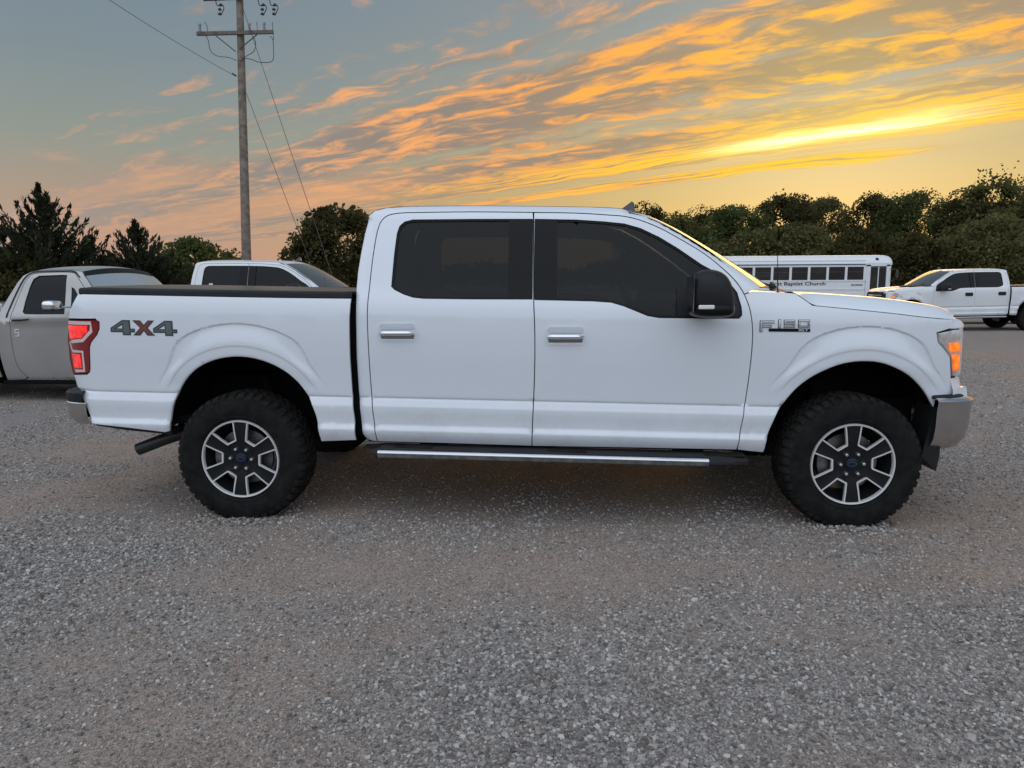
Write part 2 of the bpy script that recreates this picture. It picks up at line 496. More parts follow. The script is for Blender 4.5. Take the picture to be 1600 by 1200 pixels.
def panel(name, outline, Wf, side, material, parent, holes=(), step=.04, rows=None, off=0.0, flange=.02, edge=.03, extra=None):
    """sheet y = side*(Wf(x,z)+off) over a polygon in (x,z); smooth analytic normals and turned-in edges"""
    loops = [resample(outline, edge)]+[resample(h, edge) for h in holes]
    V = []; E = []
    for lp in loops:
        o = len(V); V += lp; E += [(o+i, o+(i+1) % len(lp)) for i in range(len(lp))]
    nb = len(V)
    xs = [p[0] for p in loops[0]]; zs = [p[1] for p in loops[0]]
    gx = np.arange(min(xs)+step*.5, max(xs), step)
    if rows is None: gz = np.arange(min(zs)+step*.5, max(zs), step); rake = 0.0
    else: gz, rake = rows
    X, Z = np.meshgrid(gx, gz); X = X.ravel(); Z = Z.ravel()-rake*X
    if extra is not None: X = np.concatenate([X, extra[:, 0]]); Z = np.concatenate([Z, extra[:, 1]])
    ok = inside(loops[0], X, Z)
    for h in loops[1:]: ok &= ~inside(h, X, Z)
    for lp in loops: ok &= seg_dist(lp+[lp[0]], X, Z) > min(.006, step*.3)
    V = V+list(zip(X[ok], Z[ok]))
    vc, ec, fc, *_ = delaunay_2d_cdt([Vector((float(a), float(b))) for a, b in V], E, [], 0, 1e-6)
    P = np.array([(p[0], p[1]) for p in vc]); F = np.array([f for f in fc if len(f) == 3])
    c = P[F].mean(1)
    k = inside(loops[0], c[:, 0], c[:, 1])
    for h in loops[1:]: k &= ~inside(h, c[:, 0], c[:, 1])
    F = F[k]
    used = np.unique(F); mp = -np.ones(len(P), int); mp[used] = np.arange(len(used)); F = mp[F]; P = P[used]
    x, z = P[:, 0], P[:, 1]; e = .0015
    w = Wf(x, z)+off
    wx = (Wf(x+e, z)-Wf(x-e, z))/(2*e); wz = (Wf(x, z+e)-Wf(x, z-e))/(2*e)
    N = np.stack([-wx, np.full_like(wx, side), -wz], 1); N /= np.linalg.norm(N, axis=1)[:, None]
    VV = np.stack([x, side*w, z], 1)
    a, b, cc = VV[F[:, 0]], VV[F[:, 1]], VV[F[:, 2]]
    fn = np.cross(b-a, cc-a); flip = (fn[:, 1]*side) < 0
    F[flip] = F[flip][:, ::-1]
    verts = [VV]; nrm = [N]; faces = [F]; base = len(VV)
    if flange:
        for lp in loops:
            q = np.array(lp); n = len(q)
            wq = Wf(q[:, 0], q[:, 1])+off
            t = np.roll(q, -1, 0)-np.roll(q, 1, 0); t /= np.maximum(np.linalg.norm(t, axis=1)[:, None], 1e-9)
            sgn = 1 if poly_area(lp) > 0 else -1
            if lp is not loops[0]: sgn = -sgn
            on = np.stack([t[:, 1]*sgn, -t[:, 0]*sgn], 1)
            A = np.stack([q[:, 0], side*wq, q[:, 1]], 1)
            q2 = q-on*.001
            B = np.stack([q2[:, 0], side*(wq-flange), q2[:, 1]], 1)
            nn = np.stack([on[:, 0], np.zeros(n), on[:, 1]], 1)
            i = np.arange(n); j = (i+1) % n
            verts += [A, B]; nrm += [nn, nn]
            faces += [np.stack([base+i, base+j, base+n+j], 1), np.stack([base+i, base+n+j, base+n+i], 1)]
            base += 2*n
    VA = np.concatenate(verts); NA = np.concatenate(nrm); FA = np.concatenate(faces)
    fn = np.cross(VA[FA[:, 1]]-VA[FA[:, 0]], VA[FA[:, 2]]-VA[FA[:, 0]])
    flip = (fn*NA[FA].mean(1)).sum(1) < 0
    FA[flip] = FA[flip][:, ::-1]
    me = fast_mesh(name, VA, FA, smooth=True)
    me.normals_split_custom_set_from_vertices([tuple(n) for n in NA])
    return link(name, me, material, parent)


def text_parts(body, width, height, depth=.004, bold=0.0):
    cu = bpy.data.curves.new('lettering', 'FONT'); cu.body = body; cu.extrude = .5; cu.offset = bold; cu.resolution_u = 3
    ob = bpy.data.objects.new('lettering', cu)
    me = bpy.data.meshes.new_from_object(ob)
    v = np.array([p.co[:] for p in me.vertices]); f = [tuple(p.vertices) for p in me.polygons]
    bpy.data.objects.remove(ob); bpy.data.curves.remove(cu); bpy.data.meshes.remove(me)
    v[:, 0] -= v[:, 0].min(); v[:, 1] -= v[:, 1].min()
    v[:, 0] *= width/v[:, 0].max(); v[:, 1] *= height/v[:, 1].max(); v[:, 2] *= depth
    return v, f


def lettering(name, body, x0, z0, width, height, yf, material, parent, bold=0.0, slope=0.0):
    v, f = text_parts(body, width, height, .004, bold)
    x = x0+v[:, 0]; z = z0+v[:, 1]+slope*v[:, 0]
    mb = MB(); mb.add(np.stack([x, yf(x, z)-v[:, 2], z], 1), f)
    return mb.build(name, material, parent)


def value_noise(x, y, seed=0):
    x = np.asarray(x, float); y = np.asarray(y, float)
    xi = np.floor(x).astype(np.int64); yi = np.floor(y).astype(np.int64); xf = x-xi; yf = y-yi
    def h(a, b):
        n = (a*374761393+b*668265263+seed*974634777) & 0xffffffff
        n = ((n ^ (n >> 13))*1274126177) & 0xffffffff
        return ((n ^ (n >> 16)) & 0xffff)/65535.0
    u = xf*xf*(3-2*xf); v = yf*yf*(3-2*yf)
    return (h(xi, yi)*(1-u)+h(xi+1, yi)*u)*(1-v)+(h(xi, yi+1)*(1-u)+h(xi+1, yi+1)*u)*v


# ------------------------------------------------------------------ ground
def slope_z(x, y):
    y = np.asarray(y, float)
    return -.011*np.clip(y-4.0, 0, 46)


def ground_z(x, y):
    x = np.asarray(x, float); y = np.asarray(y, float)
    near = np.clip(1-np.hypot(x, y)/60.0, 0, 1)
    return slope_z(x, y)+near*(.020*(value_noise(x*.9, y*.9, 1)-.5)+.012*(value_noise(x*2.7, y*2.7, 2)-.5))


def gravel_amount(x, y):
    """0 = bare packed dirt, 1 = full loose stone; patches as they lie on the lot"""
    n = .55*value_noise(x*.8+3, y*1.1, 5)+.30*value_noise(x*2.3, y*2.6, 6)+.15*value_noise(x*6, y*6, 7)
    a = n*1.15-.10
    for cx, cy, rx, ry, s in ((.15, -3.0, .75, .75, .42), (1.35, -2.9, .55, .55, .22), (-.2, -2.0, .8, .4, .12), (2.1, -2.2, .7, .5, .12), (-1.2, -2.2, .9, .5, .05)):
        a = a+s*np.exp(-((x-cx)/rx)**2-((y-cy)/ry)**2)
    for cx, cy, rx, ry, s in ((-3.2, .2, 1.6, 1.1, .35), (-.3, .3, 1.4, 1.0, .25), (.2, -.6, 3.0, .35, .08)):
        a = a-s*np.exp(-((x-cx)/rx)**2-((y-cy)/ry)**2)
    # packed wheel tracks run past the truck
    for cy, s in ((-1.75, .20), (-3.25, .10), (2.2, .18)):
        yy = y-cy-.12*(value_noise(x*.35, x*0+cy, 14)-.5)*2-.04*x
        a = a-s*np.exp(-(yy/.16)**2)*(.4+.9*value_noise(x*1.1, x*0+cy, 15))
    return np.clip(a, 0.0, 1.0)


def ground_material():
    m = bpy.data.materials.new('gravel_ground'); m.use_nodes = True
    nt = m.node_tree; g = G(nt); b = nt.nodes['Principled BSDF']
    geo = g.n('ShaderNodeNewGeometry').outputs['Position']
    def vor(scale, feat='F1'):
        x = g.n('ShaderNodeTexVoronoi', feature=feat); g.l(geo, x.inputs['Vector']); x.inputs['Scale'].default_value = scale
        return x
    v1 = vor(85.0); v2 = vor(34.0); v3 = vor(170.0)
    big = g.noise(geo, .55, 6.0, .6); mid = g.noise(geo, 2.4, 6.0, .6); fine = g.noise(geo, 45.0, 5.0, .7); pat = g.noise(geo, .18, 4.0, .55)
    at = g.n('ShaderNodeAttribute'); at.attribute_name = 'gravel'; amap = at.outputs['Fac']
    dirt = g.mix(g.ss(mid, .3, .7), (0.253, 0.189, 0.150), (0.323, 0.251, 0.204))
    dirt = g.mix(g.ss(fine, .35, .7), dirt, (0.367, 0.298, 0.251))
    dirt = g.mix(g.m('MULTIPLY', g.ss(v3.outputs['Distance'], .36, .24), g.ss(g.noise(geo, 60.0, 2.0, .5), .48, .62)), dirt, (0.454, 0.390, 0.340))
    stone1 = g.ramp(v1.outputs['Color'], [(0.0, (0.108, 0.097, 0.090)), (.35, (0.225, 0.203, 0.187)), (.7, (0.342, 0.313, 0.293)), (1.0, (0.558, 0.522, 0.491))])
    stone2 = g.ramp(v2.outputs['Color'], [(0.0, (0.117, 0.106, 0.099)), (.5, (0.279, 0.255, 0.238)), (1.0, (0.540, 0.508, 0.477))])
    stones = g.mix(g.ss(v2.outputs['Distance'], .34, .26), stone1, stone2)
    amt = g.m('ADD', g.m('MULTIPLY', amap, .75), g.m('MULTIPLY', g.m('SUBTRACT', mid, .5), .5))
    cover = g.m('MULTIPLY', g.ss(amt, .14, .56), g.ss(g.noise(geo, 22.0, 3.0, .6), .26, .50))
    col = g.mix(cover, dirt, stones)
    # grit: every few-millimetre grain has its own tone
    grit = g.ramp(v3.outputs['Color'], [(0.0, .50), (.35, .92), (.65, 1.18), (.88, 1.35), (1.0, 1.5)])
    v4 = vor(110.0)
    grit2 = g.ramp(v4.outputs['Color'], [(0.0, .50), (.5, .95), (1.0, 1.0)])
    col = g.mix(1.0, g.mix(1.0, col, grit, 'MULTIPLY'), grit2, 'MULTIPLY')
    col = g.mix(g.m('MULTIPLY', g.ss(v4.outputs['Distance'], .30, .22), g.ss(g.noise(geo, 75.0, 2.0, .5), .54, .62)), col, (.55, .51, .47))
    # tyre-packed tone varies over metres
    col = g.mix(g.m('MULTIPLY', g.ss(pat, .42, .66), .10), col, (0.324, 0.261, 0.221))
    g.l(col, b.inputs['Base Color'])
    b.inputs['Roughness'].default_value = .9; b.inputs['Specular IOR Level'].default_value = .25
    hs = g.m('ADD', g.m('MULTIPLY', g.ss(v1.outputs['Distance'], .62, .0), .55), g.m('MULTIPLY', g.ss(v2.outputs['Distance'], .40, .05), .75))
    hs = g.m('MULTIPLY', hs, g.m('ADD', .25, g.m('MULTIPLY', cover, .75)))
    h = g.m('ADD', hs, g.m('ADD', g.m('MULTIPLY', g.ss(v3.outputs['Distance'], .55, 0), .22), g.m('MULTIPLY', fine, .5)))
    bn = g.n('ShaderNodeBump'); bn.inputs['Strength'].default_value = .85; bn.inputs['Distance'].default_value = .007
    g.l(h, bn.inputs['Height']); g.l(bn.outputs[0], b.inputs['Normal'])
    MATS['gravel_ground'] = m


def build_ground():
    ground_material()
    def axis(lo, hi, fine, n):
        a = list(np.arange(lo, hi+1e-6, fine)); q = hi; s = fine
        while q < 1500: s *= 1.35; q += s; a.append(q)
        q = lo; s = fine
        while q > -1500: s *= 1.35; q -= s; a.insert(0, q)
        return np.array(a)
    xs = axis(-7, 8, .14, 0); ys = axis(-4.2, 9, .14, 0)
    X, Y = np.meshgrid(xs, ys); Z = ground_z(X, Y)
    nx, ny = len(xs), len(ys)
    V = np.stack([X.ravel(), Y.ravel(), Z.ravel()], 1)
    i, j = np.meshgrid(np.arange(nx-1), np.arange(ny-1)); i = i.ravel(); j = j.ravel()
    F = np.stack([j*nx+i, j*nx+i+1, (j+1)*nx+i+1, (j+1)*nx+i], 1)
    me = fast_mesh('ground', V, F, True)
    at = me.attributes.new('gravel', 'FLOAT', 'POINT')
    am = gravel_amount(X.ravel(), Y.ravel()); far = np.clip((np.hypot(X.ravel(), Y.ravel())-10)/15, 0, 1)
    at.data.foreach_set('value', (am*(1-far)+.42*far).astype(np.float32))
    o = link('ground', me, 'gravel_ground')
    tag(o, 'grey gravel and packed dirt parking lot ground', 'ground', kind='structure')


WB_HALF = 1.8415


def build_gravel():
    m = bpy.data.materials.new('loose_stone'); m.use_nodes = True
    g = G(m.node_tree); b = m.node_tree.nodes['Principled BSDF']
    rnd = g.n('ShaderNodeObjectInfo').outputs['Random']
    c = g.ramp(rnd, [(0.0, (0.091, 0.082, 0.076)), (.16, (0.173, 0.155, 0.142)), (.42, (0.282, 0.255, 0.235)), (.66, (0.391, 0.357, 0.329)), (.86, (0.528, 0.491, 0.460)), (.96, (0.655, 0.619, 0.578)), (1.0, (0.437, 0.337, 0.268))])
    oc = g.n('ShaderNodeTexCoord').outputs['Object']
    n = g.noise(oc, 3.0, 4.0, .65)
    c = g.mix(g.ss(n, .3, .7), c, g.mix(.4, c, (0.273, 0.232, 0.200)))
    g.l(c, b.inputs['Base Color']); b.inputs['Roughness'].default_value = .85; b.inputs['Specular IOR Level'].default_value = .3
    MATS['loose_stone'] = m
    # scatter positions: denser near the camera, following the gravel patches
    pts = []; sc = []
    def scatter(n, x0, x1, y0, y1, lo, hi, pw):
        x = RNG.uniform(x0, x1, n); y = RNG.uniform(y0, y1, n)
        a = gravel_amount(x, y)
        keep = RNG.random(n) < np.clip(a*1.15+.30, 0, 1)
        # only where the photograph's view can fall, with a margin of a step to each side
        lim = 1.2+.80*(y-CAM_POS[1])
        keep &= np.abs(x-CAM_POS[0]) < lim
        x = x[keep]; y = y[keep]; a = a[keep]
        r = lo+(hi-lo)*RNG.random(len(x))**pw
        r *= .55+.75*a
        pts.append(np.stack([x, y, ground_z(x, y)+r*.15], 1)); sc.append(r)
    scatter(135000, -3.6, 4.0, -3.9, -1.0, .0030, .0100, 2.5)
    scatter(80000, -5.5, 6.0, -1.0, 2.5, .0036, .0105, 2.3)
    scatter(26000, -9, 11, 2.5, 9.0, .0060, .014, 2.0)
    scatter(500, -5.5, 6.0, -3.9, 3.5, .011, .019, 2.0)
    # stones pushed up round the near tyres
    for wx in (-WB_HALF, WB_HALF):
        m_ = 420
        x = wx+RNG.normal(size=m_)*.15; y = -.86-.22*RNG.random(m_)+np.where(RNG.random(m_) < .4, -.06, 0)
        r = RNG.uniform(.004, .012, m_)
        pts.append(np.stack([x, y, ground_z(x, y)+r*.3+.010*np.exp(-((x-wx)/.16)**2)*RNG.random(m_)], 1)); sc.append(r)
    p = np.concatenate(pts); r = np.concatenate(sc); n = len(p)
    me = bpy.data.meshes.new('gravel'); me.vertices.add(n); me.vertices.foreach_set('co', p.astype(np.float32).ravel())
    rot = np.stack([RNG.uniform(-.5, .5, n), RNG.uniform(-.5, .5, n), RNG.uniform(0, 6.28, n)], 1).astype(np.float32)
    scl = np.stack([r*RNG.uniform(.8, 1.35, n), r*RNG.uniform(.7, 1.1, n), r*RNG.uniform(.5, .9, n)], 1).astype(np.float32)
    for nm, arr in (('rot', rot), ('scl', scl)):
        at = me.attributes.new(nm, 'FLOAT_VECTOR', 'POINT'); at.data.foreach_set('vector', arr.ravel())
    at = me.attributes.new('pick', 'INT', 'POINT'); at.data.foreach_set('value', RNG.integers(0, 5, n).astype(np.int32))
    me.update()
    o = link('gravel', me, None)
    ng = bpy.data.node_groups.new('gravel_scatter', 'GeometryNodeTree')
    ng.interface.new_socket('Geometry', in_out='INPUT', socket_type='NodeSocketGeometry')
    ng.interface.new_socket('Geometry', in_out='OUTPUT', socket_type='NodeSocketGeometry')
    N = ng.nodes; L = ng.links
    gi = N.new('NodeGroupInput'); go = N.new('NodeGroupOutput')
    inst = N.new('GeometryNodeInstanceOnPoints')
    g2i = N.new('GeometryNodeGeometryToInstance')
    for q in range(5):
        ico = N.new('GeometryNodeMeshIcoSphere'); ico.inputs['Radius'].default_value = 1.0; ico.inputs['Subdivisions'].default_value = 2 if q < 4 else 1
        pos = N.new('GeometryNodeInputPosition'); add = N.new('ShaderNodeVectorMath'); add.operation = 'ADD'
        add.inputs[1].default_value = (q*7.3, q*3.1, q*5.7); L.new(pos.outputs[0], add.inputs[0])
        nz = N.new('ShaderNodeTexNoise'); nz.inputs['Scale'].default_value = .95; nz.inputs['Detail'].default_value = 2.0
        L.new(add.outputs[0], nz.inputs['Vector'])
        sb = N.new('ShaderNodeVectorMath'); sb.operation = 'SUBTRACT'; sb.inputs[1].default_value = (.5, .5, .5)
        L.new(nz.outputs['Color'], sb.inputs[0])
        sl = N.new('ShaderNodeVectorMath'); sl.operation = 'SCALE'; sl.inputs['Scale'].default_value = 2.1
        L.new(sb.outputs[0], sl.inputs[0])
        sp = N.new('GeometryNodeSetPosition'); L.new(ico.outputs['Mesh'], sp.inputs['Geometry']); L.new(sl.outputs[0], sp.inputs['Offset'])
        sm = N.new('GeometryNodeSetMaterial'); sm.inputs['Material'].default_value = m; L.new(sp.outputs[0], sm.inputs['Geometry'])
        L.new(sm.outputs[0], g2i.inputs[0])
    L.new(gi.outputs[0], inst.inputs['Points']); L.new(g2i.outputs[0], inst.inputs['Instance'])
    inst.inputs['Pick Instance'].default_value = True
    def attr(nm, t):
        a = N.new('GeometryNodeInputNamedAttribute'); a.data_type = t; a.inputs['Name'].default_value = nm
        return a.outputs[0]
    L.new(attr('pick', 'INT'), inst.inputs['Instance Index'])
    e2r = N.new('FunctionNodeEulerToRotation'); L.new(attr('rot', 'FLOAT_VECTOR'), e2r.inputs[0])
    L.new(e2r.outputs[0], inst.inputs['Rotation']); L.new(attr('scl', 'FLOAT_VECTOR'), inst.inputs['Scale'])
    L.new(inst.outputs[0], go.inputs[0])
    md = o.modifiers.new('scatter', 'NODES'); md.node_group = ng
    tag(o, 'loose grey crushed stone scattered over the lot', 'gravel', kind='stuff')


build_ground()
build_gravel()

# ------------------------------------------------------------------ the crew-cab pickup outline (side view, metres)
BED_TOP = [(-2.816, 1.399), (-2.368, 1.389), (-1.972, 1.380), (-1.540, 1.371), (-1.117, 1.365)]
BED_REAR = [(-2.845, 1.356), (-2.895, 1.297), (-2.919, 1.245)]
TAIL = [(-2.920, 1.237), (-2.688, 1.241), (-2.669, 1.229), (-2.673, 1.186), (-2.692, 1.151), (-2.736, 1.104), (-2.749, 1.073), (-2.766, 0.945), (-2.775, 0.920), (-2.797, 0.911), (-2.946, 0.900), (-2.952, 0.995), (-2.943, 1.116)]
BED_REAR2 = [(-2.943, 0.892), (-2.913, 0.816), (-2.870, 0.785), (-2.827, 0.702), (-2.784, 0.597)]
BED_BOT = [(-2.784, 0.597), (-2.547, 0.572), (-2.318, 0.543)]
ARCH_R = [(-2.287, 0.550), (-2.275, 0.635), (-2.252, 0.715), (-2.218, 0.794), (-2.166, 0.871), (-2.090, 0.939), (-1.997, 0.986), (-1.896, 1.010), (-1.797, 1.014), (-1.700, 0.998), (-1.605, 0.963), (-1.519, 0.908), (-1.447, 0.830), (-1.394, 0.737), (-1.362, 0.632), (-1.347, 0.496)]
BED_FRONT = [(-1.350, 0.483), (-1.125, 0.496), (-1.121, 0.615), (-1.132, 0.769), (-1.134, 1.007), (-1.128, 1.237), (-1.116, 1.331)]
CAB_REAR = [(-1.060, 0.501), (-1.082, 0.537), (-1.091, 0.616), (-1.102, 0.810), (-1.103, 1.007), (-1.098, 1.199), (-1.096, 1.331), (-1.100, 1.425), (-1.096, 1.520), (-1.083, 1.635), (-1.066, 1.750), (-1.051, 1.821)]
CAB_ROOF = [(-1.038, 1.862), (-1.006, 1.893), (-0.938, 1.912), (-0.799, 1.921), (-0.405, 1.922), (-0.042, 1.915), (0.295, 1.907), (0.468, 1.896), (0.545, 1.882)]
APILLAR = [(0.625, 1.861), (0.718, 1.816), (0.829, 1.753), (0.977, 1.656), (1.123, 1.553), (1.231, 1.473), (1.302, 1.417)]
GAP_R = [(-0.990, 0.493), (-1.001, 0.597), (-1.013, 0.751), (-1.018, 0.929), (-1.020, 1.123), (-1.020, 1.256), (-1.015, 1.387), (-1.005, 1.558), (-0.990, 1.711), (-0.975, 1.793), (-0.954, 1.836), (-0.916, 1.863), (-0.851, 1.874), (-0.753, 1.877), (-0.402, 1.878), (-0.041, 1.871)]
GAP_M = [(-0.037, 1.870), (-0.035, 1.608), (-0.033, 1.353), (-0.027, 1.197), (-0.026, 1.008), (-0.033, 0.775), (-0.041, 0.602), (-0.045, 0.471)]
GAP_F = [(-0.041, 1.871), (0.217, 1.864), (0.408, 1.850), (0.503, 1.841), (0.597, 1.817), (0.709, 1.770), (0.819, 1.708), (0.965, 1.616), (1.072, 1.526), (1.143, 1.451), (1.187, 1.378), (1.215, 1.287), (1.231, 1.177), (1.232, 1.066), (1.224, 0.896), (1.209, 0.721), (1.191, 0.591), (1.174, 0.459)]
WIN_R = [(-0.883, 1.432), (-0.879, 1.519), (-0.873, 1.633), (-0.863, 1.749), (-0.849, 1.795), (-0.820, 1.822), (-0.769, 1.834), (-0.400, 1.834), (-0.044, 1.831), (-0.040, 1.353), (-0.387, 1.355), (-0.684, 1.360), (-0.749, 1.367), (-0.808, 1.386), (-0.863, 1.413)]
WIN_F = [(-0.029, 1.831), (0.216, 1.824), (0.388, 1.811), (0.502, 1.798), (0.595, 1.771), (0.707, 1.716), (0.817, 1.647), (0.948, 1.553), (1.042, 1.500), (1.106, 1.448), (1.148, 1.389), (1.168, 1.305), (1.171, 1.258), (1.153, 1.239), (0.953, 1.240), (0.696, 1.244), (0.629, 1.255), (0.567, 1.281), (0.493, 1.311), (0.419, 1.333), (0.308, 1.341), (-0.025, 1.350)]
FENDER_TOP = [(1.243, 1.399), (1.378, 1.392), (1.479, 1.384), (1.527, 1.347), (1.571, 1.314), (1.714, 1.300), (1.856, 1.285), (2.034, 1.266), (2.183, 1.247), (2.302, 1.235), (2.378, 1.230)]
HEAD = [(2.388, 1.182), (2.282, 1.154), (2.295, 1.099), (2.340, 1.057), (2.384, 1.011), (2.405, 0.889), (2.416, 0.850)]
HEADL = [(2.286, 1.151), (2.347, 1.161), (2.407, 1.170), (2.451, 1.173), (2.470, 1.076), (2.475, 1.000), (2.480, 0.901), (2.414, 0.889), (2.393, 1.011), (2.344, 1.057), (2.298, 1.103)]
NOSE = [(2.460, 0.825), (2.515, 0.837), (2.532, 0.821), (2.546, 0.769), (2.466, 0.763), (2.318, 0.755)]
ARCH_F = [(1.340, 0.447), (1.346, 0.524), (1.368, 0.598), (1.397, 0.674), (1.442, 0.748), (1.501, 0.825), (1.572, 0.889), (1.655, 0.938), (1.752, 0.976), (1.858, 0.991), (1.958, 0.984), (2.048, 0.954), (2.134, 0.908), (2.207, 0.847), (2.262, 0.785), (2.316, 0.705)]
HOOD = [(1.30, 1.398), (1.57, 1.386), (1.76, 1.372), (1.947, 1.357), (2.10, 1.338), (2.25, 1.314), (2.36, 1.290), (2.44, 1.266), (2.50, 1.240), (2.60, 1.19)]
WB = 1.8415
RAKE = .019
ARCH_RS = smooth_line(ARCH_R, 3)
ARCH_FS = smooth_line(ARCH_F, 3)

PRZ = [.40, .455, .475, .51, .535, .548, .560, .575, .60, .68, .69, .72, .742, .7475, .7525, .758, .80, .90, 1.02, 1.14, 1.24, 1.30, 1.345, 1.40, 1.5, 1.6, 1.7, 1.8, 1.86, 1.89, 1.915, 1.94]
PRW = [.905, .945, .960, .978, .986, .988, .984, .974, .974, .981, .981, .972, .9640, .9590, .9660, .9680, .970, .977, .986, .990, .988, .981, .968, .945, .912, .88, .845, .808, .780, .745, .70, .64]


def pchip(xs, ys):
    n = len(xs); h = [xs[i+1]-xs[i] for i in range(n-1)]; d = [(ys[i+1]-ys[i])/h[i] for i in range(n-1)]
    m = [d[0]]+[0]*(n-2)+[d[-1]]
    for i in range(1, n-1):
        if d[i-1]*d[i] > 0:
            a = 2*h[i]+h[i-1]; b = h[i]+2*h[i-1]; m[i] = (a+b)/(a/d[i-1]+b/d[i])
    xs = np.array(xs); ys = np.array(ys); m = np.array(m)
    def f(x):
        x = np.clip(np.asarray(x, float), xs[0], xs[-1]); i = np.clip(np.searchsorted(xs, x)-1, 0, n-2)
        hh = xs[i+1]-xs[i]; t = (x-xs[i])/hh
        return (2*t**3-3*t*t+1)*ys[i]+(t**3-2*t*t+t)*hh*m[i]+(-2*t**3+3*t*t)*ys[i+1]+(t**3-t*t)*hh*m[i+1]
    return f


prof = pchip(PRZ, PRW)


def sstep(a, b, x):
    t = np.clip((np.asarray(x, float)-a)/(b-a), 0, 1)
    return t*t*(3-2*t)


def W0(x, z):
    x = np.asarray(x, float); z = np.asarray(z, float)
    return prof(z+RAKE*x)-.085*np.clip((x-1.95)/.5, 0, 1.3)**2.2-.05*np.clip((-2.70-x)/.17, 0, 1.4)**2


def WB_(x, z):
    """body side with flared arches"""
    w = W0(x, z)
    for arch in (ARCH_RS, ARCH_FS):
        x0 = arch[0][0]-.45; x1 = arch[-1][0]+.45
        if np.max(x) < x0 or np.min(x) > x1: continue
        d = seg_dist(arch, x, z)
        D = .130+.072*sstep(.92, 1.15, z)
        up_ = sstep(.80, 1.02, z)*sstep(1.33, 1.24, z)
        w = w-.0070*sstep(D+.005, D-.005, d)*up_                    # undercut line
        w = w+.0165*sstep(D-.004, .072, d)*sstep(.775, .98, z)      # flare swells out
        w = w-.0035*sstep(.074, .060, d)*sstep(.79, .86, z)         # flat lip round the opening
        w = w-.010*sstep(.012, .0, d)
    return w


def arch_points(arch, step):
    """sample points on curves parallel to a wheel arch, so the flare is well described"""
    p = np.array(resample(arch, step, False)); t = np.gradient(p, axis=0); t /= np.linalg.norm(t, axis=1)[:, None]
    n = np.stack([-t[:, 1], t[:, 0]], 1)
    out = []
    for d in (.006, .012, .03, .050, .060, .0645, .069, .074, .084, .10):
        out.append(p+n*d)
    for e in (-.050, -.035, -.022, -.012, -.007, -.003, .001, .004, .0075, .012, .020):
        q = p+n*.16
        for _ in range(6):
            D = .130+.072*sstep(.92, 1.15, q[:, 1]); q = p+n*(D+e)[:, None]
        out.append(q)
    out = np.concatenate(out); zp = out[:, 1]+RAKE*out[:, 0]
    return out[(np.abs(zp-.75) > .032) & (np.abs(zp-.552) > .034)]


APL = [(0.545, 1.882)]+APILLAR


def W_CAB(x, z):
    """cab side: rounds away towards the windshield and towards the back light"""
    w = W0(x, z)
    d = seg_dist(APL, x, z)
    w = w-.055*np.clip(1-d/.055, 0, 1)**2
    d2 = seg_dist(CAB_REAR, x, z)
    w = w-.030*np.clip(1-d2/.05, 0, 1)**2
    return w


ROWS = (np.array([.47, .49, .515, .532, .541, .548, .556, .57, .59, .62, .65, .675, .69, .705, .72, .735, .744, .7475, .7525, .757, .77, .80]+list(np.arange(.835, 1.96, .035))), RAKE)


def sweep(plan, sect, name, material, parent, auto=40):
    """plan (x,y) open curve, section (outward, z) list; outward = to the right of travel"""
    P = [np.array(p, float) for p in plan]; rows = []
    for i in range(len(P)):
        t = P[min(i+1, len(P)-1)]-P[max(i-1, 0)]; t /= np.linalg.norm(t); n = np.array([t[1], -t[0]])
        rows.append([(P[i][0]+n[0]*o, P[i][1]+n[1]*o, z) for o, z in sect])
    return MB().grid(rows).build(name, material, parent, auto=auto)


